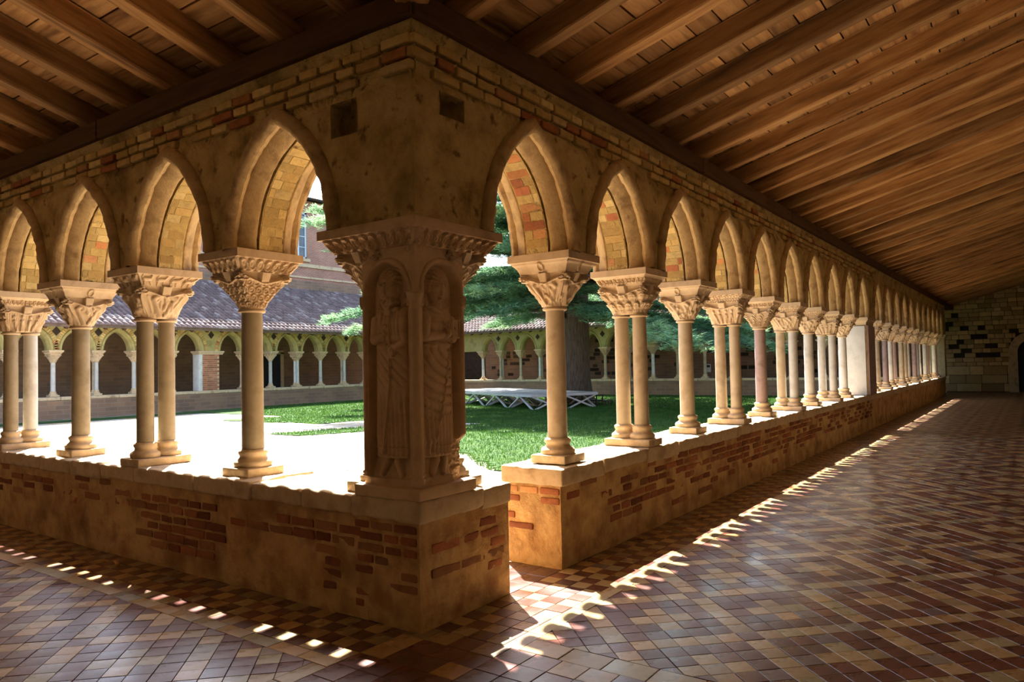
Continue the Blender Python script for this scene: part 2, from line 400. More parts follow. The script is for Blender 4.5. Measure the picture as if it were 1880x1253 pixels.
# ------------------------------------------------------------------ arcade walls
def arch_curve(a, h, off, m=14):
    R = (a * a + h * h) / (2 * a); e = R - a; Ro = R + off
    ph = np.linspace(0, math.acos(min(1, e / Ro)), m)
    s = e - Ro * np.cos(ph); z = Ro * np.sin(ph)
    return np.concatenate([s, -s[-2::-1]]), np.concatenate([z, z[-2::-1]])

def arch_frames(a, h, off, m=14):
    """points on the arch curve with outward normals"""
    R = (a * a + h * h) / (2 * a); e = R - a; Ro = R + off
    ph = np.linspace(0, math.acos(min(1, e / Ro)), m)
    P = np.stack([e - Ro * np.cos(ph), Ro * np.sin(ph)], -1); Nn = np.stack([-np.cos(ph), np.sin(ph)], -1)
    Pr = P[-2::-1] * [-1, 1]; Nr = Nn[-2::-1] * [-1, 1]
    Nn2 = np.concatenate([Nn, Nr]); Nn2[m - 1] = (0, 1)
    return np.concatenate([P, Pr]), Nn2

def sweep(c, a, h, prof, m=14, close=False, seed=0, rough=.004):
    """profile (n, off) swept along the arch centred at c"""
    out = []
    for n, off in prof:
        s, z = arch_curve(a, h, off, m)
        out.append(np.stack([c + s, np.full_like(s, n), Z0 + z], -1))
    V = np.stack(out, 1)               # (points, prof, 3)
    k, p = V.shape[:2]; V = V.reshape(-1, 3)
    if rough: V = V + rough * np.stack([fnoise(V, 16, seed + q * 3) for q in range(3)], -1)
    return V, grid_faces(k, p)

def arcade_wall(name, T, s_lo, s_hi, arches, mat, label, a=.46, h=.745, holes=(), zt=ZT, full=True, fine=True):
    """arches: list of (centre, half span)"""
    b = MB()
    OFFH = .10
    sam = [(s_lo, Z0)]
    for c, aa in arches:
        s, z = arch_curve(aa, h, OFFH, 12 if fine else 8)
        sam += [(c + q, Z0 + w) for q, w in zip(s, z)]
    sam.append((s_hi, Z0))
    # refine long flat parts
    pts = []
    for (s0, z0), (s1, z1) in zip(sam[:-1], sam[1:]):
        k = max(1, int((s1 - s0) / .12)) if abs(z0 - z1) < 1e-6 and s1 - s0 > .15 and s1 - s0 < 4 else 1
        for q in range(k): pts.append((s0 + (s1 - s0) * q / k, z0 + (z1 - z0) * q / k))
    pts.append(sam[-1]); pts = np.array(pts)
    rows = 11 if fine else 5
    t = np.linspace(0, 1, rows)
    if fine: rows = 17; t = np.linspace(0, 1, rows)
    for n, flip in ((N0, False), (N1, True)):
        S = np.repeat(pts[:, 0], rows); Zb = np.repeat(pts[:, 1], rows); Z = Zb + (zt - Zb) * np.tile(t, len(pts))
        V = np.stack([S, np.full_like(S, n), Z], -1)
        if fine:
            amp = np.where((np.tile(t, len(pts)) > .02), .010, .002)
            V[:, 1] += amp * fnoise(V, 5, 3)
            if n == N0: V[:, 1] += .034 * smooth(V[:, 2], 3.40, 3.43) * (1 - smooth(V[:, 2], 3.66, 3.68))
        F = grid_faces(len(pts), rows)
        if holes and n == N0:
            cen = V[F].mean(1); keep = np.ones(len(F), bool)
            for hs, hz, w in holes:
                ins = (np.abs(cen[:, 0] - hs) < w) & (np.abs(cen[:, 2] - hz) < w * .75)
                keep &= ~ins
                if ins.any():
                    # putlog recess: inner box around the removed cells
                    vv = V[F[ins]].reshape(-1, 3); lo = vv.min(0); hi = vv.max(0)
                    bx = [(lo[0], N0 - .01, lo[2]), (hi[0], N0 - .01, lo[2]), (hi[0], N0 - .01, hi[2]), (lo[0], N0 - .01, hi[2])]
                    dx = [(p[0], N0 + .2, p[2]) for p in bx]
                    b.put(bx + dx, np.array([(0, 1, 5, 4), (1, 2, 6, 5), (2, 3, 7, 6), (3, 0, 4, 7), (4, 5, 6, 7)]))
            F = F[keep]
        b.put(V, F)
    for c, aa in arches:
        V, F = sweep(c, aa, h, [(N0, OFFH), (.114, OFFH), (.114, 0), (.326, 0), (.326, OFFH), (N1, OFFH)], rough=.002)
        b.put(V, F)
    # undersides and ends
    ed = [s_lo] + [q for c, aa in arches for q in (c - aa - OFFH, c + aa + OFFH)] + [s_hi]
    ed2 = [s_lo] + [q for c, aa in arches for q in (c - aa, c + aa)] + [s_hi]
    for i in range(0, len(ed), 2):
        b.put([(ed2[i] if i else ed[i], .105, Z0), (ed2[i + 1], .105, Z0), (ed2[i + 1], .335, Z0), (ed2[i] if i else ed[i], .335, Z0)], np.array([(0, 1, 2, 3)]))
        for q0, q1 in ((N0, .105), (.335, N1)):
            b.put([(ed[i], q0, Z0), (ed[i + 1], q0, Z0), (ed[i + 1], q1, Z0), (ed[i], q1, Z0)], np.array([(0, 1, 2, 3)]))
    b.box((s_lo, N0, zt - .002), (s_hi, N1, zt))
    for q in ((s_hi,) if fine else (s_lo, s_hi)):
        b.put([(q, N0, Z0), (q, N1, Z0), (q, N1, zt), (q, N0, zt)], np.array([(0, 1, 2, 3)]))
    root = add(name, b.mesh(T=T, smooth=False, color=False), mat, kind='structure', label=label)
    # mouldings, each arch its own
    for c, aa in arches:
        th = np.linspace(-math.pi * .5, math.pi * 1.5, 11 if fine else 7)
        faces_n = ((N0, -1), (N1, 1)) if full else ((N1, 1),)
        for nn, sg in faces_n:
            prof = [(nn + sg * .004 + .056 * math.cos(q), .118 + .056 * math.sin(q)) for q in th]
            V, F = sweep(c, aa, h, prof, m=30 if fine else 8, seed=int(c * 7), rough=.015 if fine else 0)
            add('arch_moulding', mesh_of(T(V), F, True), M['moulding'] if fine else mat, root)
            q = .035 if nn == N0 else .405
            cove = [(.02, .095), (.032, .072), (.055, .050), (.085, .030), (.115, .016), (.138, .008), (.150, .010), (.155, .030)]
            prof = [(nn - sg * e, o) for e, o in cove]
            V, F = sweep(c, aa, h, prof, m=24 if fine else 8, seed=int(c * 5), rough=.008 if fine else 0)
            add('arch_band', mesh_of(T(V), F, True), M['moulding'] if fine else mat, root)
    return root

BR_Y = [(.58, .41, .16), (.52, .36, .13), (.62, .46, .20), (.50, .33, .12)]
BR_O = [(.56, .24, .09), (.50, .19, .075), (.60, .30, .13), (.42, .15, .07)]
BR_R = [(.30, .105, .05), (.36, .13, .06), (.25, .085, .042), (.33, .15, .07)]

def soffit_bricks(root, T, c, aa, h, warm, seed):
    r = random.Random(seed)
    P, Nn = arch_frames(aa, h, 0, 60)
    # arc length resample
    d = np.concatenate([[0], np.cumsum(np.linalg.norm(np.diff(P, axis=0), axis=1))])
    tot = d[-1]; step = .074; pos = .03
    while pos < tot - .05:
        hgt = r.uniform(.066, .070)
        ds = (pos, pos + hgt)
        if abs(pos + hgt / 2 - tot / 2) > .06:
            cuts = r.choice([[.118, .322], [.118, .205, .322], [.118, .245, .322], [.118, .17, .322]])
            q = [np.array([np.interp(x, d, P[:, 0]), np.interp(x, d, P[:, 1])]) for x in ds]
            nn = [np.array([np.interp(x, d, Nn[:, 0]), np.interp(x, d, Nn[:, 1])]) for x in ds]
            for n0, n1 in zip(cuts[:-1], cuts[1:]):
                pr = r.uniform(.0005, .0035)
                V = []
                for lev in (.02, -pr):
                    ins = .003 if lev < 0 else 0
                    for i, (p, k) in enumerate(zip(q, nn)):
                        pp = p + k * lev
                        for n in ((n0 + .002 + ins, n1 - .002 - ins) if i == 0 else (n1 - .002 - ins, n0 + .002 + ins)):
                            V.append((c + pp[0], n, Z0 + pp[1]))
                col = r.choice(BR_O) if r.random() < warm else r.choice(BR_Y)
                col = sc3(col, r.uniform(.8, 1.15))
                add('arch_brick', mesh_of(T(np.array(V)), BOXF, False, col), M['brick'], root)
        pos += step

ARCH_R = [(1.237 if k == 0 else 13.985 if k == 9 else 15.86 if k == 10 else (col_s(k) + col_s(k - 1)) / 2, .46) for k in range(0, 21)]
# the slab pier takes the place of the tenth column
wall_right = arcade_wall('wall_right', T_right, N0, 32.24, ARCH_R, M['wallface'], 'pointed arches and wall of the right-hand arcade', holes=((.36, 3.26, .13),))
ARCH_L = [(1.237 + PITCH_R * k, .46) for k in range(0, 7)]
wall_left = arcade_wall('wall_left', T_left, N0, 11.2, ARCH_L, M['wallface'], 'pointed arches and wall of the left-hand arcade', holes=((.51, 3.25, .13),))
for k in range(5): soffit_bricks(wall_right, T_right, *ARCH_R[k], .745, .38 if k < 2 else .15, 40 + k)
for k in range(4): soffit_bricks(wall_left, T_left, *ARCH_L[k], .745, .03, 80 + k)

def brick_obj(root, T, s0, s1, n_face, depth, z0, z1, col, seed, name='brick', amp=.004, rad=.012):
    V, F = rough_box((s0, n_face, z0), (s1, n_face + depth, z1), rad, .06, amp, 22, seed, skip=('+y',))
    add(name, mesh_of(T(V), F, True, col), M['brick'], root)

def brick_courses(root, T, s_end, seed):
    r = random.Random(seed)
    n = 0
    for row, zc in enumerate((3.615, 3.533, 3.452)):
        s = -.06 + r.uniform(0, .05)
        while s < s_end:
            L = r.uniform(.15, .27)
            hh = r.uniform(.054, .064)
            if not (row == 2 and r.random() < .18):
                zz = zc + r.uniform(-.005, .005)
                col = sc3(r.choice(BR_Y), r.uniform(.85, 1.2)) if r.random() < .88 else sc3(r.choice(BR_O), .8)
                brick_obj(root, T, s, s + L, N0 - r.uniform(.002, .016), .055, zz - hh / 2, zz + hh / 2, col, seed + n)
                n += 1
            s += L + r.uniform(.012, .03)
brick_courses(wall_right, T_right, 15.5, 3)
brick_courses(wall_left, T_left, 8.5, 5)

# ------------------------------------------------------------------ parapets
def parapet(name, T, s0, s1, label, coping_s, clusters, seed, end_lo=False, ztop=.79, cop_h=.13, thick=.55, density=.25, brick_to=9.0, rough=1.0):
    r = random.Random(seed)
    zb = ztop - cop_h
    root_b = MB()
    ns = int((s1 - s0) / .05) if s1 - s0 < 10 else int((s1 - s0) / .12)
    S = np.linspace(s0, s1, ns + 1); Z = np.linspace(0, zb + .02, 15)
    for n, sg in ((0, -1), (thick, 1)):
        A, B = np.meshgrid(S, Z, indexing='ij')
        V = np.stack([A, np.full_like(A, n), B], -1).reshape(-1, 3)
        V[:, 1] += rough * (.018 * fnoise(V, 4.2, seed) + .007 * fnoise(V, 16, seed + 3)) * smooth(V[:, 0], s0, s0 + .08) * (1 - smooth(V[:, 0], s1 - .08, s1))
        root_b.put(V, grid_faces(len(S), len(Z)))
    Nn = np.linspace(0, thick, 9)
    for q, sg in ((s0, -1), (s1, 1)):
        A, B = np.meshgrid(Nn, Z, indexing='ij')
        V = np.stack([np.full_like(A, q), A, B], -1).reshape(-1, 3)
        edge = np.where((V[:, 1] < .01) | (V[:, 1] > thick - .01), 0, 1)
        V[:, 0] += edge * .014 * fnoise(V, 5, seed + 8)
        root_b.put(V, grid_faces(len(Nn), len(Z)))
    root = add(name, root_b.mesh(T=T, color=False, smooth=True), M['plaster'], kind='structure', label=label)
    i = 0
    for c0, c1 in coping_s:
        dz = r.uniform(-.008, .008)
        V, F = rough_box((c0 + .004, -.03 + r.uniform(-.012, .006), zb + r.uniform(-.02, .01)), (c1 - .004, thick + .02, ztop + dz), .022, .05, .013, 14, seed + i)
        add('coping_stone', mesh_of(T(V), F, True), M['coping'], root); i += 1
    # exposed bricks
    n = 0
    for row in range(8):
        z0 = .07 + row * .076
        if z0 + .05 > zb: break
        s = s0 + .02 + r.uniform(0, .1)
        while s < min(s1 - .1, brick_to):
            L = r.uniform(.13, .27)
            zc = z0 + .025
            p = 0.0
            for (a0, a1, b0, b1, pp) in clusters:
                if a0 < s + L / 2 < a1 and b0 < zc < b1: p = max(p, pp)
            if r.random() < p and s + L < s1 - .005:
                col = sc3(r.choice(BR_R), r.uniform(.75, 1.25))
                brick_obj(root, T, s, s + L, -r.uniform(.004, .012), .03, z0, z0 + r.uniform(.052, .062), col, seed * 3 + n, amp=.007, rad=.009)
                n += 1
            s += L + r.uniform(.012, .022)
    return root

def cuts(s0, s1, seed, lo=.45, hi=1.0):
    r = random.Random(seed); out = []; s = s0
    while s1 - s > hi * 1.3:
        L = r.uniform(lo, hi); out.append((s, s + L)); s += L
    out.append((s, s1)); return out

par_corner_r = parapet('wall_right_low_corner', T_right, .0, .92, 'rough corner block of the low wall under the carved pier', [(.60, .93)], [(.6, .93, .2, .66, .85), (.0, .3, .1, .6, .6), (.25, .7, .25, .6, .5)], 21, cop_h=.15, rough=1.4)
par_left = parapet('wall_left_low', T_left, .45, 11.2, 'low plastered brick wall carrying the left-hand columns', cuts(.56, 11.2, 31, .5, 1.1),
                   [(2.1, 3.15, .12, .60, .95), (.55, 2.05, .40, .60, .85), (3.2, 4.3, .40, .64, .6), (4.3, 8.0, .36, .64, .4), (.55, 1.0, .1, .5, .25)], 33)
# bricks and plaster of the corner block's left-hand face
def corner_face():
    r = random.Random(9); n = 0
    for row in range(8):
        z0 = .08 + row * .072; s = .02
        while s < .5:
            L = r.uniform(.11, .24)
            if r.random() < (.8 if z0 > .2 else .35):
                brick_obj(par_corner_r, T_left, s, min(s + L, .56), -.008, .03, z0, z0 + .05, sc3(r.choice(BR_R), r.uniform(.7, 1.1)), 900 + n, amp=.003); n += 1
            s += L + .018
corner_face()
V, F = rough_box((-.03, -.03, .655), (.62, .57, .795), .025, .05, .018, 9, 77)
add('coping_stone', mesh_of(V, F, True), M['coping'], par_corner_r)
V, F = rough_box((-.02, .30, .66), (.57, .60, .79), .03, .05, .018, 9, 78)
add('coping_stone', mesh_of(V, F, True), M['coping'], par_corner_r)

par_right = parapet('wall_right_low', T_right, 1.62, 32.0, 'low brick wall carrying the right-hand columns', [(1.60, 2.30)] + cuts(2.30, 32.0, 41, .6, 1.3),
                    [(2.3, 3.1, .22, .62, .7), (3.1, 9.1, .30, .64, .75), (1.62, 2.2, .52, .66, .6), (9, 16, .3, .64, .6), (3.1, 9, .1, .3, .2)], 43, brick_to=15.0)
# bricks on the end face beside the opening
def end_face():
    r = random.Random(4); n = 0
    T_end = lambda V: np.stack([1.62 + V[..., 1], V[..., 0], V[..., 2]], -1)
    for row, (z0, pr) in enumerate(((.575, 1), (.50, .5), (.43, .6), (.36, .5), (.28, .4), (.2, .2))):
        s = .01
        while s < .45:
            L = r.uniform(.16, .25)
            if r.random() < pr: brick_obj(par_right, T_end, s, min(s + L, .54), -.012, .03, z0, z0 + .052, sc3(r.choice(BR_O if row == 0 else BR_R), r.uniform(.8, 1.2)), 700 + n); n += 1
            s += L + .02
end_face()

def plain_low_wall(name, T, s0, s1, label, seed):
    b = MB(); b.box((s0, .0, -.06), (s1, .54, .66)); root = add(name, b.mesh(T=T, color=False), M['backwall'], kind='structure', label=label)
    for i, (c0, c1) in enumerate(cuts(s0, s1, seed, .8, 1.5)):
        V, F = rough_box((c0 + .006, -.02, .66), (c1 - .006, .56, .79), .03, .5, .008, 5, seed + i, skip=('-z',))
        add('coping_stone', mesh_of(T(V), F, True), M['coping'], root)
plain_low_wall('wall_far_left_low', T_farleft, 1.0, 32.0, 'low wall carrying the far left columns', 61)
plain_low_wall('wall_far_right_low', T_farright, 1.0, 26.6, 'low wall carrying the far right columns', 62)

# ------------------------------------------------------------------ carved capitals, imposts, columns

def cap_segs(U, Zc, segs):
    """max-height of rounded strokes: segs (x0,z0,x1,z1,r)"""
    h = np.zeros_like(U)
    for x0, z0, x1, z1, r in segs:
        dx, dz = x1 - x0, z1 - z0; L2 = dx * dx + dz * dz + 1e-12
        t = np.clip(((U - x0) * dx + (Zc - z0) * dz) / L2, 0, 1)
        d2 = (U - x0 - t * dx) ** 2 + (Zc - z0 - t * dz) ** 2
        h = np.maximum(h, np.sqrt(np.maximum(r * r - d2, 0)))
    return h

def carve(kind, f, t, u, z, face, seed):
    """relief height (m) on a capital: f across the face -1..1, t up 0..1, u,z metric"""
    r = random.Random(seed * 13 + int(face) * 7 + kind)
    h = np.zeros_like(f)
    body = smooth(t, .02, .08) * (1 - smooth(t, .70, .78))
    if kind == 0:       # scrollwork rings
        p = .066; row = np.floor(z / (p * .87)); uu = u + (row % 2) * p / 2
        du = (uu / p - np.floor(uu / p) - .5) * p; dz = (z / (p * .87) - row - .5) * p * .87
        d = np.hypot(du, dz)
        h = .018 * np.exp(-((d - .023) / .006) ** 2) + .018 * np.exp(-(d / .010) ** 2) - .010
        h = h * smooth(t, .03, .1) * (1 - smooth(t - .16 * np.abs(f) ** 1.2, .66, .72))
    elif kind == 1:     # two rows of drilled leaves
        for row, (z0, z1, ph) in enumerate(((.0, .44, 0), (.34, .76, .5))):
            tt = (t - z0) / (z1 - z0); k = f * 2 + ph; c = k - np.floor(k) - .5
            w = .5 * np.sqrt(np.clip(1 - tt ** 3, 0, 1)); m = (np.abs(c) < w) & (tt > 0) & (tt < 1)
            lf = .010 + .026 * smooth(tt, .2, 1) - .010 * np.abs(c) / .5
            hole = .008 * (np.sin(tt * 19) > .5) * (np.abs(np.sin(c * 13)) > .6)
            h = np.where(m, np.maximum(h, lf - hole + .003 * np.cos(c * 40)), h)
    elif kind in (2, 5):     # beasts and wings
        segs = []
        for q in range(5):
            x = r.uniform(-.10, .10); zz = r.uniform(.05, .17); an = r.uniform(.3, 2.6)
            segs.append((x, zz, x + .07 * math.cos(an), zz + .07 * math.sin(an), r.uniform(.014, .026)))
        for sg in (-1, 1): segs += [(sg * .02, .02, sg * .10, .17, .022), (sg * .10, .17, sg * .06, .20, .024)]
        h = .9 * cap_segs(u, z, segs) + .004 * np.sin((u * 90 + z * 60)) * body
        if kind == 5: h = np.maximum(h, .75 * cap_segs(u, z, [(x, .03 + abs(x) * .3, x * 1.6, .19, .012) for x in (-.1, -.06, -.02, .02, .06, .1)]))
    elif kind == 3:     # standing figures
        segs = []
        for x in (-.13, -.045, .045, .13):
            segs += [(x * .62, .02, x * .9, .12, .021), (x * .95, .165, x * .95, .17, .019), (x * .9, .12, x * .9 + .02, .08, .010)]
        h = cap_segs(u, z, segs) + .003 * np.sin(u * 260) * body
    else:               # palmettes
        k = f * 1.5; c = k - np.floor(k) - .5; d = np.hypot(c * 1.2, (t - .15) * 1.3)
        h = .010 * (np.cos(d * 34) > 0.1) * body + .010 * (1 - np.abs(c) * 2) * body
    h = h * smooth(t, .02, .07)
    # volute V, hollow between scrolls and a console block at the centre of the face
    line = .70 + .20 * np.abs(f) ** 1.1
    hollow = -.030 * smooth(t, line, line + .03) * (np.abs(f) > .2) * (1 - smooth(np.abs(f), .80, .95))
    ridge = .016 * np.exp(-((t - line) / .028) ** 2) * (np.abs(f) < .97)
    d = np.hypot((np.abs(f) - .90) * .17, (t - .86) * .28)
    scroll = np.where(d < .030, .020 - .010 * np.cos(d * 420), 0)
    console = .012 * (np.abs(f) < .19) * smooth(t, .74, .78)
    top = smooth(t, .66, .74)
    return np.where(t > line, hollow + console, h * (1 - top * .4)) + ridge + scroll

def square_loop(nf, hx, hy):
    """unit directions round a rectangle: returns face id, f (-1..1)"""
    f = np.linspace(-1, 1, nf, endpoint=False)
    fid = np.repeat(np.arange(4), nf); ff = np.tile(f, 4)
    return fid, ff

def sq_point(fid, f, hx, hy):
    X = np.select([fid == 0, fid == 1, fid == 2, fid == 3], [f * hx, np.full_like(f, 1.) * hx, -f * hx, -np.full_like(f, 1.) * hx])
    Y = np.select([fid == 0, fid == 1, fid == 2, fid == 3], [-np.full_like(f, 1.) * hy, f * hy, np.full_like(f, 1.) * hy, -f * hy])
    return X, Y

def capital_mesh(kind, b0, top, H, seed, nf=70, nt=62):
    """b0: (hx,hy) of the bottom, top: (hx,hy) of the top"""
    fid, ff = square_loop(nf, 1, 1)
    t = np.linspace(0, 1, nt)
    Fi = np.repeat(fid, nt); f = np.repeat(ff, nt); t = np.tile(t, 4 * nf)
    g = t ** 1.12
    hx = b0[0] + (top[0] - b0[0]) * g; hy = b0[1] + (top[1] - b0[1]) * g
    X, Y = sq_point(Fi, f, 1, 1)
    rn = np.sqrt(X * X + Y * Y); kk = smooth(t, .05, .72)
    cx = X / rn * (1 - kk) + X * kk; cy = Y / rn * (1 - kk) + Y * kk
    nx = np.select([Fi == 0, Fi == 1, Fi == 2, Fi == 3], [f * 0, f * 0 + 1, f * 0, f * 0 - 1]); ny = np.select([Fi == 0, Fi == 1, Fi == 2, Fi == 3], [f * 0 - 1, f * 0, f * 0 + 1, f * 0])
    bl = smooth(np.abs(f), .75, 1.0) * .5
    nx2 = nx * (1 - bl) + cx * bl; ny2 = ny * (1 - bl) + cy * bl; nl = np.hypot(nx2, ny2); nx2 /= nl; ny2 /= nl
    half = np.where((Fi % 2) == 0, hx, hy)
    h = np.zeros_like(t)
    for fc in range(4):
        m = Fi == fc; h[m] = carve(kind, f[m], t[m], (f * half)[m], (t * H)[m], fc, seed)
    V = np.stack([cx * hx + nx2 * h, cy * hy + ny2 * h, t * H - h * .25], -1)
    V[:, 2] = np.clip(V[:, 2], 0, H)
    return mesh_of(V, grid_faces(4 * nf, nt, wrap=True), True)

def impost_mesh(poly, H, inset, kind, seed, step=.0075, band=.40, nt=14):
    """slab: plain upright band above a slanting carved frieze. poly = CCW axis-aligned outline"""
    P = np.array(poly, float); n = len(P)
    b = MB()
    # inward offset per vertex
    nor = []
    for i in range(n):
        d = P[(i + 1) % n] - P[i]; d = d / np.linalg.norm(d); nor.append(np.array([d[1], -d[0]]))   # outward for CCW
    nor = np.array(nor)
    t = np.concatenate([np.linspace(0, 1 - band, nt), [1 - band + .004, 1]])
    sl = np.concatenate([np.linspace(inset, .012, nt) + .02 * np.sin(np.linspace(0, np.pi, nt)) * .5, [0, 0]])
    for i in range(n):
        j = (i + 1) % n; L = np.linalg.norm(P[j] - P[i]); k = max(2, int(L / step))
        q = np.linspace(0, 1, k + 1)
        A, Tt = np.meshgrid(q, np.arange(len(t)), indexing='ij')
        prev, nxt = nor[i - 1], nor[j]
        c0 = P[i][None, None] - (nor[i] + prev) * sl[Tt][..., None]
        c1 = P[j][None, None] - (nor[i] + nxt) * sl[Tt][..., None]
        XY = c0 * (1 - A[..., None]) + c1 * A[..., None]
        u = A * L; z = t[Tt] * H; fr = (Tt > 0) & (Tt < nt - 1)
        zz = t[Tt] / (1 - band)
        if kind == 0:      # leafy rings
            per = L / max(1, round(L / .085)); c = (u / per - np.floor(u / per) - .5) * per; d = np.hypot(c, (zz - .5) * .085)
            h = .012 * np.exp(-((d - .030) / .008) ** 2) + .010 * np.exp(-(d / .012) ** 2) - .006 * (d > .04)
        elif kind == 1:    # small scallops and drilled holes
            per = L / max(1, round(L / .05)); c = (u / per - np.floor(u / per) - .5) * per; d = np.hypot(c, (zz - .45) * .07)
            h = .008 * (d < .017) - .008 * (d < .007) - .006 * ((np.abs(c) > .018) & (np.abs(zz - .55) < .2))
        elif kind == 2:    # animals in procession
            per = L / max(1, round(L / .15)); c = (u / per - np.floor(u / per) - .5) * per; w = (zz - .5) * .09
            h = cap_segs(c, w, [(-.04, .005, .03, .01, .016), (.03, .01, .05, .028, .011), (-.035, 0, -.045, -.035, .007), (.02, 0, .03, -.035, .007), (-.05, .02, -.03, .035, .006)])
        elif kind == 3:    # interlace
            h = .007 * (np.sin(u * 74) * np.cos(zz * 9) > .15) + .006 * (np.abs(np.sin(u * 37 + zz * 5)) < .3)
        else:              # flat with a worn rosette
            d = np.hypot(u - L / 2, (zz - .5) * .09); h = .010 * np.exp(-((d - .03) / .007) ** 2) + .004 * np.exp(-((zz - .8) / .08) ** 2)
        h = np.where(fr, h * 1.5, 0)
        XY = XY + nor[i] * h[..., None]
        b.put(np.stack([XY[..., 0], XY[..., 1], z - h * .3 * fr], -1).reshape(-1, 3), grid_faces(k + 1, len(t)))
    # top and bottom caps
    Pt = np.concatenate([P, np.full((n, 1), H)], 1)
    inner = np.array([P[i] - (nor[i] + nor[i - 1]) * sl[0] for i in range(n)]); Pb = np.concatenate([inner, np.zeros((n, 1))], 1)
    if n == 4:
        b.put(Pt, np.array([(0, 1, 2, 3)])); b.put(Pb, np.array([(3, 2, 1, 0)]))
    else:
        b.put(Pt, np.array([tuple(range(n))])); b.put(Pb, np.array([tuple(range(n))[::-1]]))
    me = b.mesh(color=False)
    return me

def rect(hx, hy): return [(-hx, -hy), (hx, -hy), (hx, hy), (-hx, hy)]

ZC = .79
H_BASE, H_SHAFT, H_CAP, H_IMP = .205, 1.065, .30, .155   # base, shaft, capital, impost (sum 1.725)
def base_mesh(centres, hx, hy, r, seed):
    b = MB()
    V, F = rough_box((-hx, -hy, 0), (hx, hy, .07), .012, .07, .004, 9, seed); b.put(V, F)
    prof = [(r * 1.62, .065), (r * 1.72, .082), (r * 1.74, .10), (r * 1.64, .117), (r * 1.40, .126), (r * 1.22, .14), (r * 1.20, .155), (r * 1.30, .165), (r * 1.34, .178), (r * 1.32, .192), (r * 1.15, .202), (r * .95, .205)]
    for cx, cy in centres:
        V, F = lathe(prof, 28, cx, cy); b.put(V, F)
    return b.mesh(smooth=True, color=False)
def shaft_mesh(cx, cy, r):
    prof = [(r * 1.01, 0), (r * 1.01, .02), (r * 1.0, .05), (r * .99, H_SHAFT * .5), (r * .95, H_SHAFT - .02), (r * .95, H_SHAFT)]
    V, F = lathe(prof, 28, cx, cy); return mesh_of(V, F, True)
def ring_mesh(centres, r):
    b = MB()
    th = np.linspace(-math.pi / 2, math.pi * 1.5, 9)
    for cx, cy in centres:
        V, F = lathe([(r + .006 + .016 * math.cos(q), .014 + .014 * math.sin(q)) for q in th], 28, cx, cy); b.put(V, F)
    return b.mesh(smooth=True, color=False)

R1, R2, TW = .083, .072, .098
BASE1 = base_mesh([(0, 0)], .165, .165, R1, 5); BASE2 = base_mesh([(0, -TW), (0, TW)], .155, .245, R2, 6)
SH1 = shaft_mesh(0, 0, R1); SH2 = [shaft_mesh(0, -TW, R2), shaft_mesh(0, TW, R2)]
RING1 = ring_mesh([(0, 0)], R1); RING2 = ring_mesh([(0, -TW), (0, TW)], R2)
CAP1 = {k: capital_mesh(k, (.094, .094), (.185, .225), H_CAP - .02, k) for k in (0, 2, 4, 5)}
CAP2 = {k: capital_mesh(k, (.088, .175), (.195, .235), H_CAP - .02, k + 20) for k in (1, 2, 3, 5)}
IMP = {k: impost_mesh(rect(.255, .30), H_IMP, .075, k, k) for k in range(5)}
for me in list(CAP1.values()) + list(CAP2.values()) + list(IMP.values()): me.materials.append(M['carved'])
for me in (BASE1, BASE2): me.materials.append(M['coping'])
for me in (RING1, RING2): me.materials.append(M['carved'])
_shaft_cache = {}
def shaft_copy(me, mat):
    k = (me.name, mat)
    if k not in _shaft_cache:
        c = me.copy(); c.materials.clear(); c.materials.append(M[mat]); _shaft_cache[k] = c
    return _shaft_cache[k]

def column(name, label, T, s, twin, cap, imp, mats, rotz, group):
    loc = T(np.array([s, NC, ZC]))
    t = thing(name, label, 'column', tuple(loc), rotz, group)
    add('base', BASE2 if twin else BASE1, None, t)
    if twin:
        for m, mt in zip(SH2, mats): add('shaft', shaft_copy(m, mt), None, t, loc=(0, 0, H_BASE))
    else: add('shaft', shaft_copy(SH1, mats[0]), None, t, loc=(0, 0, H_BASE))
    add('necking', RING2 if twin else RING1, None, t, loc=(0, 0, H_BASE + H_SHAFT - .005))
    add('capital', (CAP2 if twin else CAP1)[cap], None, t, loc=(0, 0, H_BASE + H_SHAFT + .02))
    add('impost', IMP[imp], None, t, loc=(0, 0, H_BASE + H_SHAFT + H_CAP))
    return t

ORD = ['first', 'second', 'third', 'fourth', 'fifth', 'sixth', 'seventh', 'eighth', 'ninth', 'tenth', 'eleventh', 'twelfth', 'thirteenth', 'fourteenth', 'fifteenth', 'sixteenth', 'seventeenth', 'eighteenth', 'nineteenth', 'twentieth']
CAPNAME = {0: 'scroll-carved', 1: 'leaf-carved', 2: 'beast-carved', 3: 'figure-carved', 4: 'palmette-carved', 5: 'wing-carved'}
MATNAME = {'shaft_beige': 'beige', 'shaft_olive': 'brownish', 'shaft_grey': 'grey', 'shaft_purple': 'purplish', 'marble': 'pale'}
right_spec = [(5, 4, ['shaft_beige']), (1, 1, ['shaft_beige', 'shaft_beige']), (2, 4, ['shaft_beige']), (3, 3, ['shaft_beige', 'shaft_beige']), (4, 1, ['shaft_purple']), (5, 3, ['shaft_grey', 'shaft_beige']), (2, 3, ['shaft_grey']), (3, 1, ['shaft_grey', 'shaft_grey']), (5, 3, ['marble'])]
for k, (c, i, ms) in enumerate(right_spec):
    tw = k % 2 == 1
    column('twin_column' if tw else 'column', f'{MATNAME[ms[0]]} {"twin-shaft" if tw else "single-shaft"} column with {CAPNAME[c]} capital, {ORD[k]} from the carved corner pier in the right arcade',
           T_right, col_s(k), tw, c, i, ms, 0, 'columns of the right arcade')
GRP = ['shaft_grey', 'shaft_purple', 'marble', 'shaft_beige', 'shaft_beige', 'shaft_purple', 'shaft_grey']
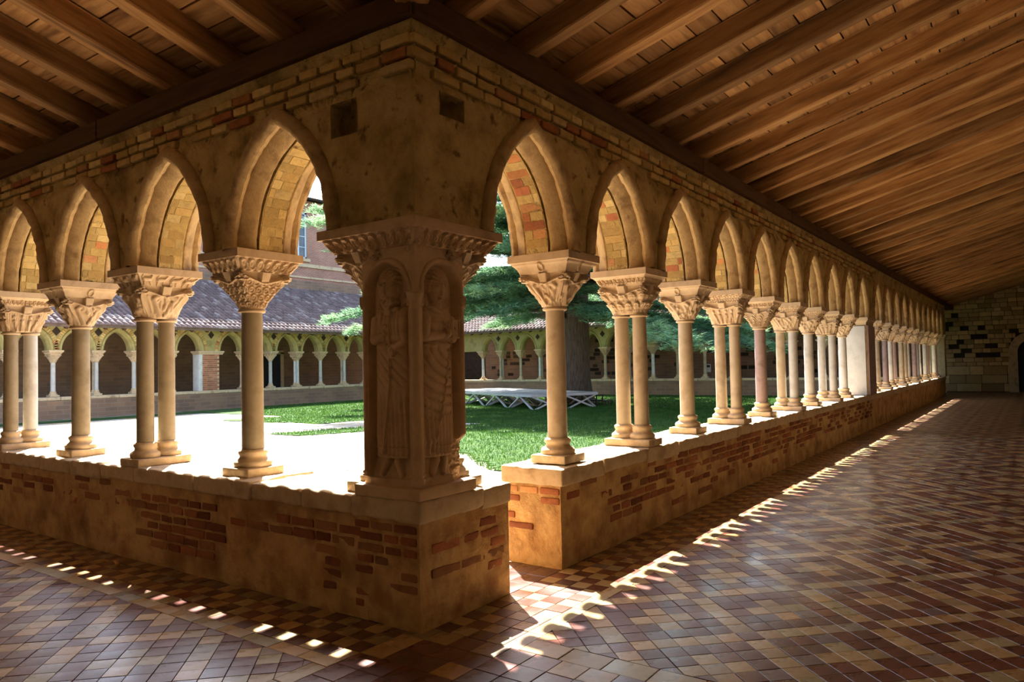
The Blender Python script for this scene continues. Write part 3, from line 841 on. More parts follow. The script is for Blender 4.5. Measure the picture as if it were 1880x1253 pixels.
for j, k in enumerate(range(10, 21)):
    tw = k % 2 == 1
    ms = [GRP[j % 7], GRP[(j + 2) % 7]]
    column('twin_column' if tw else 'column', f'{MATNAME[ms[0]]} {"twin-shaft" if tw else "single-shaft"} column, {ORD[j]} beyond the pale slab pier in the right arcade',
           T_right, col_s(k), tw, (1, 2, 3, 5)[j % 4] if tw else (0, 2, 4, 5)[j % 4], j % 5, ms, 0, 'columns of the right arcade')
left_spec = [(0, 0, ['shaft_olive']), (5, 2, ['shaft_olive', 'shaft_olive']), (2, 4, ['shaft_olive']), (3, 1, ['shaft_olive', 'shaft_grey'])]
for k, (c, i, ms) in enumerate(left_spec):
    tw = k % 2 == 1
    column('twin_column' if tw else 'column', f'brownish {"twin-shaft" if tw else "single-shaft"} column with {CAPNAME[c]} capital, {ORD[k]} from the carved corner pier in the left arcade',
           T_left, 1.945 + PITCH_R * k, tw, c, i, ms, -math.pi / 2, 'columns of the left arcade')
for k in (4, 5, 6):
    tw = k % 2 == 1
    column('twin_column' if tw else 'column', f'{ORD[k]} column from the carved corner pier in the left arcade', T_left, 1.945 + PITCH_R * k, tw, 2, k % 5, ['shaft_olive', 'shaft_olive'], -math.pi / 2, 'columns of the left arcade')

# slab pier in the right arcade
sp = thing('slab_pier', 'square pier faced with pale marble slab between columns of the right arcade', 'pier', (14.93, NC, ZC))
V, F = rough_box((-.42, -.27, 0), (.42, .27, 1.56), .02, .3, .004, 5, 3); add('core', mesh_of(V, F, True), M['coping'], sp)
V, F = rough_box((-.46, -.24, 0), (-.41, .25, 1.54), .012, .2, .002, 5, 4); add('marble_slab', mesh_of(V, F, True), M['marble'], sp)
V, F = rough_box((-.40, -.30, 0), (.40, -.26, 1.54), .012, .2, .002, 5, 5); add('side_slab', mesh_of(V, F, True), M['shaft_purple'], sp)
me = impost_mesh(rect(.50, .31), .165, .05, 4, 3); add('impost', me, M['carved'], sp, loc=(0, 0, 1.56))
ep = thing('end_pier', 'corner pier where the right arcade meets the far gallery', 'pier', (31.95, NC, ZC))
V, F = rough_box((-.24, -.27, 0), (.24, .27, 1.56), .03, .3, .004, 5, 3); add('core', mesh_of(V, F, True), M['coping'], ep)
add('impost', impost_mesh(rect(.33, .33), .165, .06, 4, 3), M['carved'], ep, loc=(0, 0, 1.56))

# ------------------------------------------------------------------ carved corner pier
def relief(kind, w=.45, h=1.55, nx=150, nz=440):
    x = np.linspace(0, w, nx); z = np.linspace(0, h, nz)
    X, Z = np.meshgrid(x, z, indexing='ij'); c = w / 2
    NICHE = -.062
    za, ro, ri = 1.215, .216, .182                      # arch of the niche
    d = np.hypot(X - c, Z - za)
    inn = ((np.abs(X - c) < ri) & (Z < za)) | ((d < ri) & (Z >= za))
    inn &= Z > .045
    H = np.where(inn, NICHE, 0.0)
    ring = (Z >= za - .02) & (d > ri) & (d < ro)
    H = np.where(ring, .016 * np.sqrt(np.clip(1 - ((d - (ri + ro) / 2) / ((ro - ri) / 2)) ** 2, 0, 1)) + .004, H)
    # bevel of the arch edge
    H = np.where(inn & (Z >= za), NICHE * smooth(ri - d, 0, .022), H)
    H = np.where(inn & (Z < za), NICHE * smooth(ri - np.abs(X - c), 0, .018), H)
    # spandrel rosettes
    for sx in (-1, 1):
        dr = np.hypot(X - c - sx * .190, Z - 1.475); H = np.maximum(H, np.where(dr < .028, .008 + .006 * np.cos(dr * 320), -1))
    # outer colonette with little capital
    for sx, on in ((-1, True), (1, True)):
        xc = c + sx * .204
        col = np.where((np.abs(X - xc) < .020) & (Z > .05) & (Z < za - .01), np.sqrt(np.clip(.020 ** 2 - (X - xc) ** 2, 0, 1)) - .006, -1)
        H = np.maximum(H, col)
        capz = (Z > za - .085) & (Z < za - .015); wd = .021 + .10 * np.clip(Z - za + .085, 0, 1)
        H = np.maximum(H, np.where(capz & (np.abs(X - xc) < wd), .022 + .004 * np.sin(X * 300) + .05 * (Z - za + .085), -1))
        for zb in (.055, .075, za - .09): H = np.maximum(H, np.where((np.abs(Z - zb) < .008) & (np.abs(X - xc) < .024), .018, -1))
    L = NICHE
    # halo
    hd = np.hypot(X - c, Z - 1.235)
    H = np.where((hd < .150) & inn, np.maximum(H, L + .010 + .006 * np.exp(-((hd - .138) / .008) ** 2)), H)
    cc = c + (-.008 if kind else .0)
    # body silhouette
    zt = [.17, .30, .55, .75, .86, .96, 1.04, 1.085, 1.115, 1.135]
    wt = [.142, .148, .146, .140, .134, .150, .158, .146, .105, .04]
    W = np.interp(Z, zt, wt); b = np.where((Z > .17) & (Z < 1.135), np.clip(1 - ((X - cc) / W) ** 2, 0, 1), 0)
    dep = np.interp(Z, [.17, .5, .9, 1.03, 1.12, 1.135], [.052, .055, .058, .066, .048, .02])
    body = np.where(b > 0, L + dep * b ** .38, -1)
    # folds
    fold = np.zeros_like(X)
    low = 1 - smooth(Z, .50, .62)
    fold += low * .0055 * (np.abs(((X - cc) / .034 + .8 * Z) % 1 - .5) * 4 - 1)
    if kind:
        ax, az = cc + .10, .93
        ang = np.arctan2(Z - az, X - ax); dd = np.hypot(X - ax, Z - az)
        arcs = smooth(Z, .36, .46) * (1 - smooth(Z, .87, .90)) * (X < ax + .01)
        fold = fold * (1 - arcs * .6) - arcs * .012 * np.exp(-(((dd / .058) % 1 - .5) / .16) ** 2)
        sash = np.abs((X - cc) * .62 + (Z - .62) * -.30 + .0); 
        edge = np.abs((Z - .27) - 2.9 * np.clip(X - (cc - .06), 0, 1) - 6 * np.clip(X - (cc - .06), 0, 1) ** 2)
        fold += .012 * np.exp(-(edge / .022) ** 2) * (Z > .24) * (Z < .9)
        dd2 = np.hypot(X - (cc - .03), Z - 1.24)
        fold -= smooth(Z, .90, .94) * .010 * np.exp(-(((dd2 / .062) % 1 - .5) / .15) ** 2) * (X < cc + .02)
    else:
        fold -= smooth(Z, .60, .66) * (1 - smooth(Z, .9, .93)) * .008 * np.exp(-((((Z + (X - cc) * .9) / .062) % 1 - .5) / .17) ** 2)
        fold -= smooth(Z, .92, .96) * .005 * np.exp(-((((X - cc) / .026) % 1 - .5) / .2) ** 2)
        fold += .010 * np.exp(-(np.abs((X - cc + .07) - (1.13 - Z) * .22) / .012) ** 2) * (Z > .85) * (Z < 1.13)
    belt = .010 * np.exp(-((Z - .875) / .012) ** 2) - .010 * np.exp(-((Z - .895) / .007) ** 2)
    hem = .007 * np.exp(-((Z - .185) / .008) ** 2) + .005 * np.exp(-((Z - .235) / .005) ** 2)
    body = np.where(body > -1, body + fold + belt + hem, -1)
    H = np.where(inn, np.maximum(H, body), H)
    def ell(x0, z0, rx, rz, hh, base=L):
        q = 1 - ((X - x0) / rx) ** 2 - ((Z - z0) / rz) ** 2
        return np.where(q > 0, base + hh * np.sqrt(np.clip(q, 0, 1)), -1)
    def strokes(segs, base): 
        g = cap_segs(X, Z, segs); return np.where(g > 0, base + g, -1)
    hx = cc + (-.006 if kind else .004)
    KH = 1.30
    def hq(x, z): return hx + (x - hx) * KH, 1.235 + (z - 1.275) * KH
    def hstrokes(segs, base):
        return strokes([(*hq(a, b_), *hq(c_, d_), q_ * KH) for a, b_, c_, d_, q_ in segs], base)
    H = np.maximum(H, ell(hx, 1.13, .048, .06, .058))                     # neck
    H = np.maximum(H, strokes([(hx - .075, 1.110, hx, 1.085, .012), (hx, 1.085, hx + .075, 1.110, .012)], L + .052))
    H = np.maximum(H, ell(hx, 1.235, .073, .107, .080))                   # head
    H = np.maximum(H, hstrokes([(hx - .002, 1.297, hx - .004, 1.258, .009), (hx - .004, 1.258, hx - .004, 1.252, .012)], L + .078))   # nose
    H = np.maximum(H, hstrokes([(hx - .038, 1.302, hx - .012, 1.307, .006), (hx + .010, 1.307, hx + .038, 1.302, .006)], L + .073))   # brows
    H = np.maximum(H, hstrokes([(hx - .028, 1.288, hx - .016, 1.288, .006), (hx + .014, 1.288, hx + .028, 1.288, .006)], L + .070))   # eyes
    H = np.maximum(H, hstrokes([(hx - .014, 1.233, hx + .012, 1.233, .005), (hx - .010, 1.225, hx + .008, 1.225, .005)], L + .077))   # lips
    for sx in (-1, 1): H = np.maximum(H, hstrokes([(hx + sx * .056, 1.265, hx + sx * .056, 1.290, .009)], L + .030))                   # ears
    r = random.Random(3 + kind)
    for row in range(4):                                                   # curls
        for q in range(8):
            a = math.pi * (.08 + .84 * q / 7); rr = .060 - row * .011
            px, pz = hq(hx + rr * math.cos(a), 1.293 + rr * 1.2 * math.sin(a) - .004)
            H = np.maximum(H, ell(px, pz, .0125, .015, .020, L + .040 + row * .011))
    if kind == 0:                                                          # beard
        for q in range(26):
            px = hx + r.uniform(-.040, .040); pz = 1.222 - r.uniform(0, .052) * (1 - abs(px - hx) * 9)
            px, pz = hq(px, pz)
            H = np.maximum(H, ell(px, pz, .013, .019, .018, L + .060))
    # arms and hands
    if kind:
        H = np.maximum(H, strokes([(cc + .122, 1.04, cc + .138, .92, .030), (cc - .118, 1.04, cc - .132, .93, .034)], L + .034))
        H = np.maximum(H, strokes([(cc - .125, .925, cc + .02, .945, .027)], L + .045))
        bx0, bx1, bz0, bz1 = cc + .088, cc + .160, .920, 1.045                # book
        bk = (X > bx0) & (X < bx1) & (Z > bz0) & (Z < bz1)
        H = np.where(bk, L + .078 - .006 * ((X > bx0 + .008) & (X < bx1 - .008) & (Z > bz0 + .009) & (Z < bz1 - .009)) + .010 * (np.hypot(X - cc - .124, Z - .985) < .010), H)
        hxx, hzz = cc + .050, .950
        H = np.maximum(H, ell(hxx, hzz, .029, .034, .038, L + .052))
        for q, (an, ln) in enumerate(((2.05, .050), (1.80, .062), (1.58, .064), (1.36, .056))):
            sx = hxx - .017 + q * .0115
            H = np.maximum(H, strokes([(sx, hzz + .012, sx + ln * math.cos(an) * .5, hzz + .012 + ln * .62, .0058), (sx + ln * math.cos(an) * .5, hzz + .012 + ln * .62, sx + ln * math.cos(an) * .55, hzz + .012 + ln, .0052)], L + .076))
        H = np.maximum(H, strokes([(hxx + .020, hzz - .008, hxx + .033, hzz + .020, .0065)], L + .076))
    else:
        H = np.maximum(H, strokes([(cc - .122, 1.04, cc - .136, .92, .032), (cc + .122, 1.04, cc + .136, .91, .032)], L + .034))
        H = np.maximum(H, strokes([(cc - .13, .91, cc - .02, .955, .026), (cc + .13, .90, cc + .04, .86, .024)], L + .042))
        H = np.maximum(H, strokes([(cc + .022, 1.10, cc + .020, .62, .007), (cc + .020, .62, cc - .045, .20, .008)], L + .066))    # staff
        H = np.maximum(H, np.where((np.abs(X - cc - .022) < .024) & (np.abs(Z - 1.085) < .018), L + .078, -1))
        for hxx, hzz, sg in ((cc - .010, .965, 1), (cc + .035, .845, -1)):
            H = np.maximum(H, ell(hxx, hzz, .022, .026, .030, L + .052))
            for q in range(4):
                sx = hxx - .016 + q * .0105
                H = np.maximum(H, strokes([(sx, hzz + sg * .010, sx + .002, hzz + sg * (.046 - abs(q - 1.4) * .006), .0055)], L + .072))
            H = np.maximum(H, strokes([(hxx + .018, hzz, hxx + .026, hzz + sg * .022, .006)], L + .070))
    # feet on a sloping sill
    sill = (Z > .045) & (Z < .17) & (np.abs(X - c) < ri)
    H = np.where(sill, np.maximum(H, L + .030 * (1 - (Z - .045) / .125)), H)
    fl = ((-.035, -.085), (.035, .080)) if kind == 0 else ((-.015, -.070), (.050, .030))
    for t0, t1 in fl:
        H = np.maximum(H, strokes([(cc + t0, .185, cc + t0 * .8 + t1 * .2, .15, .020), (cc + t0 * .8 + t1 * .2, .15, cc + t1, .070, .026)], L + .022))
    if kind: # lost corner at the foot
        br = smooth(.20 - np.hypot((X - w + .02) * 1.6, Z - .10), 0, .06)
        P3 = np.stack([X, Z, X * 0], -1)
        H = H * (1 - br) + br * (-.055 + .022 * fnoise(P3.reshape(-1, 3), 38, 5).reshape(X.shape))
    H = np.where(inn & (H > NICHE + .004), NICHE + (H - NICHE) * 1.12, H)
    H += .0012 * fnoise(np.stack([X, Z, X * 0], -1).reshape(-1, 3), 120, 9).reshape(X.shape)
    return X, Z, H, nx, nz

PZ = ZC + .075
pier = thing('carved_corner_pier', 'square stone corner pier carved with two robed figures under arches', 'pier', (0, 0, ZC))
V, F = rough_box((-.03, -.03, 0), (.53, .53, .075), .012, .08, .003, 8, 2); add('plinth', mesh_of(V, F, True), M['pierstone'], pier)
b = MB(); b.box((.085, .085, .07), (.49, .49, 1.57)); add('core', b.mesh(color=False), M['pierstone'], pier)
X, Z, H, nx, nz = relief(1)
V = np.stack([.035 + X, .02 - H, .075 + Z], -1)
V[0, :, 1] = .085; V[-1, :, 1] = .085
add('figure_relief', mesh_of(V.reshape(-1, 3), grid_faces(nx, nz), True), M['pierstone'], pier, label='beardless robed figure holding a book, carved in relief')
X, Z, H, nx, nz = relief(0)
V = np.stack([.02 - H, .485 - X, .075 + Z], -1)
V[0, :, 0] = .085; V[-1, :, 0] = .085
add('figure_relief', mesh_of(V.reshape(-1, 3), grid_faces(nx, nz), True), M['pierstone'], pier, label='bearded robed figure holding a staff, carved in relief')
V, F = lathe([(.040, .075), (.046, .085), (.046, .10), (.040, .107), (.044, .115), (.044, .128), (.033, .135), (.033, 1.16), (.040, 1.165), (.040, 1.178), (.034, 1.185), (.040, 1.22), (.050, 1.255), (.056, 1.265), (.056, 1.285), (.03, 1.285)], 20, .030, .030)
add('corner_colonette', mesh_of(V, F, True), M['pierstone'], pier)
b = MB(); b.box((.012, .012, 1.28), (.09, .09, 1.57)); add('corner_post', b.mesh(color=False), M['pierstone'], pier)
Lp = [(-.085, -.085), (.80, -.085), (.80, .525), (.525, .525), (.525, .80), (-.085, .80)]
me = impost_mesh(Lp, H_IMP, .080, 0, 2); add('impost', me, M['pierstone'], pier, loc=(0, 0, 1.57))
for sx, sy, rz in ((.455, NC, 0), (NC, .455, math.pi / 2)):
    add('half_base', BASE1, None, pier, loc=(sx + (.08 if rz == 0 else 0), sy + (.08 if rz else 0), 0), rotz=rz)
    add('half_capital', CAP1[4], None, pier, loc=(sx + (.06 if rz == 0 else 0), sy + (.06 if rz else 0), 1.27 + .02), rotz=rz)

# ------------------------------------------------------------------ ceilings: plates, rafters, boards
SL = math.sqrt(1 + SLOPE * SLOPE)
def frame_R(s, n, z, along):            # local x up the slope (towards -n)
    pass
def rafter_mesh(L, w, d, seed):
    ns = max(3, int(L / .35)); xs = np.linspace(0, L, ns + 1)
    sec = np.array([(-.5, 0), (-.46, -.05), (-.46, -.93), (-.40, -1), (.40, -1), (.46, -.93), (.46, -.05), (.5, 0)])
    V = np.stack([np.repeat(xs, 8), np.tile(sec[:, 0] * w, ns + 1), np.tile(sec[:, 1] * d, ns + 1)], -1)
    V[:, 1] += .010 * fnoise(V * [.8, 6, 6], 1.2, seed); V[:, 2] += .010 * fnoise(V * [.8, 6, 6], 1.2, seed + 4) * (V[:, 2] < -.05)
    i, j = np.meshgrid(np.arange(ns), np.arange(8), indexing='ij'); j2 = (j + 1) % 8
    F = np.stack([i * 8 + j, i * 8 + j2, (i + 1) * 8 + j2, (i + 1) * 8 + j], -1).reshape(-1, 4)
    caps = np.array([tuple(range(8)), tuple(range(ns * 8, ns * 8 + 8))])
    return mesh_of(V, [F, caps], False)
RD = .185                                # rafter depth
N_OUT, N_IN = 1.30, -4.45
def side_matrix(T, s, n, z):
    """local frame: x up slope away from garden, y along s, z normal"""
    o = T(np.array([s, n, z])); ex = T(np.array([0, -1, SLOPE]) / SL) if True else None
    ey = T(np.array([1.0, 0, 0]))
    ex = np.asarray(ex); ey = np.asarray(ey); ez = np.cross(ex, ey)
    if ez[2] < 0: ey = -ey; ez = np.cross(ex, ey)
    return Matrix(((ex[0], ey[0], ez[0], o[0]), (ex[1], ey[1], ez[1], o[1]), (ex[2], ey[2], ez[2], o[2]), (0, 0, 0, 1)))
def deck_z(n): return roof_z(n) + RD * SL

def ceiling(name, T, s_end, label, seed):
    r = random.Random(seed)
    # roof slab above the boards closes the ceiling
    nn = [N_OUT, N_IN]
    b = MB()
    P = [(N_OUT, N_OUT), (s_end, N_OUT), (s_end, N_IN), (N_IN, N_IN)]
    top = [(s, n, deck_z(n) + .12) for s, n in P]; bot = [(s, n, deck_z(n) + .05) for s, n in P]
    b.put(bot + top, BOXF)
    root = add(name, b.mesh(T=T, color=False), M['roofdeck'], kind='structure', label=label)
    full = [rafter_mesh((N_OUT - N_IN) * SL, .14, RD, seed + q) for q in range(4)]
    for k in range(-6, int((s_end - 1.2) / .705) + 1):
        s = 1.205 + .705 * k
        n_hi = min(N_OUT, s - .05)
        if n_hi < N_IN + .4: continue
        me = full[k % 4] if n_hi == N_OUT else rafter_mesh((n_hi - N_IN) * SL, .14, RD, seed + k)
        add('rafter', me, M['wood'], root, mw=side_matrix(T, s + r.uniform(-.012, .012), n_hi, deck_z(n_hi) + r.uniform(-.008, .004)))
    # boards run along the gallery
    bw = .225; n = N_OUT; q = 0
    while n > N_IN:
        s = max(n, N_IN) - .05
        while s < s_end:
            L = r.uniform(2.2, 3.6); e = min(s + L, s_end)
            w = bw - r.uniform(.008, .016)
            bb = MB(); zj = r.uniform(0, .012)
            bb.put([(0, s, zj), (w, s, zj), (w, e - .006, zj), (0, e - .006, zj), (0, s, zj + .025), (w, s, zj + .025), (w, e - .006, zj + .025), (0, e - .006, zj + .025)], BOXF)
            me = bb.mesh(color=False)
            # local x along the board for the grain
            V = np.empty(len(me.vertices) * 3, np.float32); me.vertices.foreach_get('co', V); V = V.reshape(-1, 3)
            M2 = side_matrix(T, 0, n, deck_z(n)); flip = -1 if (M2 @ Vector((0, 1, 0)) - M2 @ Vector((0, 0, 0))).dot(Vector(T(np.array([1.0, 0, 0])))) < 0 else 1
            V[:, 1] = V[:, 1] * flip
            V2 = np.stack([V[:, 1], -V[:, 0], V[:, 2]], -1)
            me.vertices.foreach_set('co', np.ascontiguousarray(V2, np.float32).ravel())
            add('board', me, M['board'], root, mw=M2 @ Matrix.Rotation(math.pi / 2, 4, 'Z'))
            s = e; q += 1
        n -= bw / SL
    # wall plate in lengths with stepped joints, added infill stops light leaks, its near-black paints the gap's shade
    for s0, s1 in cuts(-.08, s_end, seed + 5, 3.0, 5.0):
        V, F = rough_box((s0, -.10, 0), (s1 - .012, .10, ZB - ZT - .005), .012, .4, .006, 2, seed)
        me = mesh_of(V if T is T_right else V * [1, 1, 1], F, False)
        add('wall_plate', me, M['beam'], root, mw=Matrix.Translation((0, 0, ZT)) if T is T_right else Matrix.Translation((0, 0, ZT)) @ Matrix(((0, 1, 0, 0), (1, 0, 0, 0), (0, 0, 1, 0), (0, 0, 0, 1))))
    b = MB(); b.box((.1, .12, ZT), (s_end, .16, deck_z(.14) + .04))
    add('infill', b.mesh(T=T, color=False), M['gapshade'], root)
    return root
ceil_r = ceiling('ceiling_right', T_right, 36.0, 'timber rafters and boards over the right gallery', 100)
ceil_l = ceiling('ceiling_left', T_left, 11.2, 'timber rafters and boards over the left gallery', 200)
# hip rafter at the corner
hm = MB()
hl = (-N_IN - .02) * math.sqrt(2); hs = SLOPE / math.sqrt(2)
hz0 = roof_z(-.02)
me = rafter_mesh(math.hypot(hl, hl * hs), .24, .42, 55)
ex = Vector((-1, -1, hs * math.sqrt(2))).normalized(); ey = Vector((1, -1, 0)).normalized(); ez = ex.cross(ey)
if ez.z < 0: ey = -ey; ez = ex.cross(ey)
add('hip_rafter', me, M['wood'], ceil_r, mw=Matrix(((ex.x, ey.x, ez.x, -.02), (ex.y, ey.y, ez.y, -.02), (ex.z, ey.z, ez.z, hz0 + .32), (0, 0, 0, 1))))

# eave tiles of the two near roofs (they throw the scalloped shadows)
def near_eave(name, T, s_lo, s_hi, n_e, z_e, label):
    b = MB(); P = .236
    th = np.linspace(0, math.pi, 7)
    k = 0; s = s_lo
    while s < s_hi:
        for (ds, r_, up, n_a) in ((0, .083, False, n_e), (P / 2, .090, True, n_e - .10)):
            V = []
            for n in (n_a, n_a - .5):
                zz = z_e + .088 + SLOPE * (n_e - n)
                for q in th:
                    zq = math.sin(q) * r_ * (1 if up else -1)
                    V.append((s + ds + math.cos(q) * r_, n, zz + zq + (.028 if up else 0)))
            b.put(V, grid_faces(2, 7))
        s += P
    add(name, b.mesh(T=T, color=False), M['roofdeck'], kind='structure', label=label)
near_eave('roof_right_eave', T_right, 1.55, 36.0, 1.585, 3.545, 'row of curved roof tiles at the eave over the right arcade')
near_eave('roof_left_eave', T_left, 1.55, 11.2, 1.352, 3.545, 'row of curved roof tiles at the eave over the left arcade')

# ------------------------------------------------------------------ floor tiles
def clip_poly(poly, rect4):
    x0, y0, x1, y1 = rect4
    for ax, v, sg in ((0, x0, 1), (0, x1, -1), (1, y0, 1), (1, y1, -1)):
        out = []
        for i in range(len(poly)):
            p, q = poly[i], poly[(i + 1) % len(poly)]
            ip, iq = sg * (p[ax] - v) >= -1e-9, sg * (q[ax] - v) >= -1e-9
            if ip: out.append(p)
            if ip != iq:
                t = (v - p[ax]) / (q[ax] - p[ax]); out.append((p[0] + t * (q[0] - p[0]), p[1] + t * (q[1] - p[1])))
        poly = out
        if len(poly) < 3: return []
    return poly
TILES = []
tr = random.Random(17)
RED = [(.130, .038, .024), (.150, .046, .028), (.115, .038, .026), (.155, .054, .033), (.125, .050, .036)]
YEL = [(.42, .275, .115), (.46, .315, .145), (.37, .26, .125), (.44, .265, .105), (.35, .28, .14)]
def tile(poly, yel):
    c = sc3(tr.choice(YEL if yel else RED), tr.uniform(.82, 1.15))
    if tr.random() < .05: c = tuple(.5 * q + .5 * .20 for q in c)
    TILES.append((poly, c))
def inset(poly, g=.0022):
    P = np.array(poly); c = P.mean(0); d = np.linalg.norm(P - c, axis=1)[:, None]
    return P - (P - c) / np.maximum(d, 1e-6) * min(g * 1.4, d.min() * .3)
def axis_grid(x0, y0, x1, y1, sx, sy, colf):
    nx_, ny_ = max(1, round((x1 - x0) / sx)), max(1, round((y1 - y0) / sy)); sx = (x1 - x0) / nx_; sy = (y1 - y0) / ny_
    for i in range(nx_):
        for j in range(ny_):
            tile([(x0 + i * sx, y0 + j * sy), (x0 + (i + 1) * sx, y0 + j * sy), (x0 + (i + 1) * sx, y0 + (j + 1) * sy), (x0 + i * sx, y0 + (j + 1) * sy)], colf(i, j))
def diag_field(rc):
    x0, y0, x1, y1 = rc; t = .13; q = math.sqrt(.5)
    us = [(x - y) * q / t for x in (x0, x1) for y in (y0, y1)]; vs_ = [(x + y) * q / t for x in (x0, x1) for y in (y0, y1)]
    for i in range(math.floor(min(us)) - 1, math.ceil(max(us)) + 1):
        for j in range(math.floor(min(vs_)) - 1, math.ceil(max(vs_)) + 1):
            P = [((u + v) * t * q, (v - u) * t * q) for u, v in ((i, j), (i + 1, j), (i + 1, j + 1), (i, j + 1))][::-1]
            cx = sum(p[0] for p in P) / 4; cy = sum(p[1] for p in P) / 4
            if cx < x0 - .1 or cx > x1 + .1 or cy < y0 - .1 or cy > y1 + .1: continue
            P = clip_poly(P, rc)
            if len(P) < 3: continue
            A = .5 * abs(sum(P[k][0] * P[(k + 1) % len(P)][1] - P[(k + 1) % len(P)][0] * P[k][1] for k in range(len(P))))
            if A < .0008: continue
            mi, mj = (i + 4) % 6, (j - 2) % 6
            line = (mi == 0) != (mj == 0); plus = abs(mi - 3) + abs(mj - 3) <= 1
            tile(P, line or plus)
chk = lambda i, j: (i + j) % 2 == 0
allY = lambda i, j: True
axis_grid(.12, -.52, 14.2, 0, .13, .13, chk)                         # right border
axis_grid(.12, -.63, 14.2, -.52, .26, .11, allY)
diag_field((.30, -4.0, 14.2, -.63))
axis_grid(.12, -4.0, .30, -.63, .18, .26, allY)
axis_grid(-.52, .10, 0, 8.5, .13, .13, chk)                          # left border
axis_grid(-.63, .10, -.52, 8.5, .11, .26, allY)
diag_field((-4.0, .22, -.63, 8.5))
axis_grid(-4.0, .10, -.63, .22, .26, .12, allY)
axis_grid(-4.0, -4.0, .12, .10, .172, .172, lambda i, j: tr.random() < .45)
axis_grid(.92, 0, 1.62, .55, .23, .18, lambda i, j: tr.random() < .1)
cen = np.array([np.mean(p, axis=0) for p, c in TILES]); cen = np.concatenate([cen, np.zeros((len(cen), 1))], 1)
area = np.array([.5 * abs(sum(p[k][0] * p[(k + 1) % len(p)][1] - p[(k + 1) % len(p)][0] * p[k][1] for k in range(len(p)))) for p, c in TILES])
px, py, dz = project(cen)
vis = (dz > .5) & (px > -20) & (px < 1900) & (py > 0) & (py < 1275)
inblock = ((cen[:, 0] > -.01) & (cen[:, 1] > -.01) & ~((cen[:, 0] > .92) & (cen[:, 0] < 1.62)))
score = np.where(vis & ~inblock, area / np.maximum(dz, .5) ** 3, 0)
big = set(np.argsort(-score)[:300].tolist())
def tile_geo(poly):
    P = inset(poly); n = len(P); zt = tr.uniform(-.0015, .0015)
    V = np.concatenate([np.c_[P, np.full(n, -.008)], np.c_[P, np.full(n, zt - .0015)], np.c_[P + (P.mean(0) - P) * .02, np.full(n, zt)]])
    i = np.arange(n); j = (i + 1) % n
    Q = np.concatenate([np.stack([i, j, j + n, i + n], -1), np.stack([i + n, j + n, j + 2 * n, i + 2 * n], -1)])
    return V, [Q, np.array([np.arange(2 * n, 3 * n)])]
rest = MB()
for k, (poly, c) in enumerate(TILES):
    V, F = tile_geo(poly)
    if k in big:
        o = np.array([cen[k][0], cen[k][1], 0])
        add('tile', mesh_of(V - o, F, False, c), M['tile'], floor, loc=tuple(o))
    else: rest.put(V, F, c)
add('tiles', rest.mesh(), M['tile'], floor, kind='stuff')

# ------------------------------------------------------------------ outer walls of the galleries
def wall_box(name, lo, hi, mat, label):
    b = MB(); b.box(lo, hi); return add(name, b.mesh(color=False), mat, kind='structure', label=label)
wall_box('wall_right_outer', (-4.9, -4.75, 0), (36.2, -4.45, 5.6), M['pale_bounce'], 'outer wall of the right gallery')
wall_box('wall_left_outer', (-4.75, -4.45, 0), (-4.45, 11.4, 5.6), M['pale_bounce'], 'outer wall of the left gallery')
wall_box('wall_left_lightstop', (-4.45, 11.2, 0), (.55, 11.4, 5.6), M['pale_bounce'], 'added unseen wall cutting the left gallery short to keep light out')  # added out of view where the gallery runs on, stops light flooding in

# end wall seen at the end of the right gallery: coursed stones, some missing
end_wall = wall_box('wall_far_right_back', (35.75, -4.45, 0), (36.1, 31.0, 7.5), M['holeshade_gutter'], 'stone back wall at the end of the right gallery')  # near-black backing paints the shade inside the missing-stone holes
def end_stones():
    r = random.Random(5)
    row = 0; z = .02
    while z < 5.4:
        h = r.uniform(.16, .22) if z > .9 else r.uniform(.3, .4)
        y = .75
        while y > -4.4:
            L = r.uniform(.26, .50) if z > .9 else r.uniform(.5, 1.0)
            y0 = max(y - L, -4.44)
            zl = max(0, z - 1.75)
            yb = -3.0 + (math.sqrt(max(0, .86 ** 2 - zl ** 2)) if zl < .86 else -9)
            if y > yb > y0: y0 = yb
            hole = (1.25 < z < 3.5) and r.random() < (.22 if y > -1.6 else .08)
            indoor = y0 < yb - .001 and y0 > -3.9 and z < 2.6
            if not hole and not indoor:
                c = (.62, .44, .22) if r.random() < .75 else (.40, .27, .13)
                c = sc3(c, r.uniform(.8, 1.2))
                V, F = rough_box((35.60 + r.uniform(-.015, .015), y0 + .006, z + .006), (35.78, y - .006, z + h - .006), .02, .3, .006, 6, row, skip=('+x',))
                add('stone', mesh_of(V, F, True, c), M['ashlar'], end_wall); row += 1
            y = y0
        z += h
end_stones()
# arched doorway in the end wall
dr = thing('end_doorway', 'round-arched doorway with dark wooden door in the end wall', 'door', (35.6, -3.0, 0))
dr['kind'] = 'structure'
b = MB()
pts = [(-.55 - .0, 0)] + [(-.55 * math.cos(q), 1.75 + .55 * math.sin(q)) for q in np.linspace(0, math.pi, 13)] + [(.55, 0)]
pto = [(-.88, 0)] + [(-.88 * math.cos(q), 1.75 + .88 * math.sin(q)) for q in np.linspace(0, math.pi, 13)] + [(.88, 0)]
for i in range(len(pts) - 1):
    a0, a1, o0, o1 = pts[i], pts[i + 1], pto[i], pto[i + 1]
    V = [(x, p[0], p[1]) for x in (-.06, .15) for p in (a0, a1, o1, o0)]
    b.put(V, BOXF)
add('stone_surround', b.mesh(color=False), M['coping'], dr)
b = MB(); b.put([(.10, p[0], p[1]) for p in pts], np.array([tuple(range(len(pts)))])); b.put([(.14, p[0], p[1]) for p in pts], np.array([tuple(range(len(pts)))]))
add('door_leaf', b.mesh(color=False), M['door'], dr)

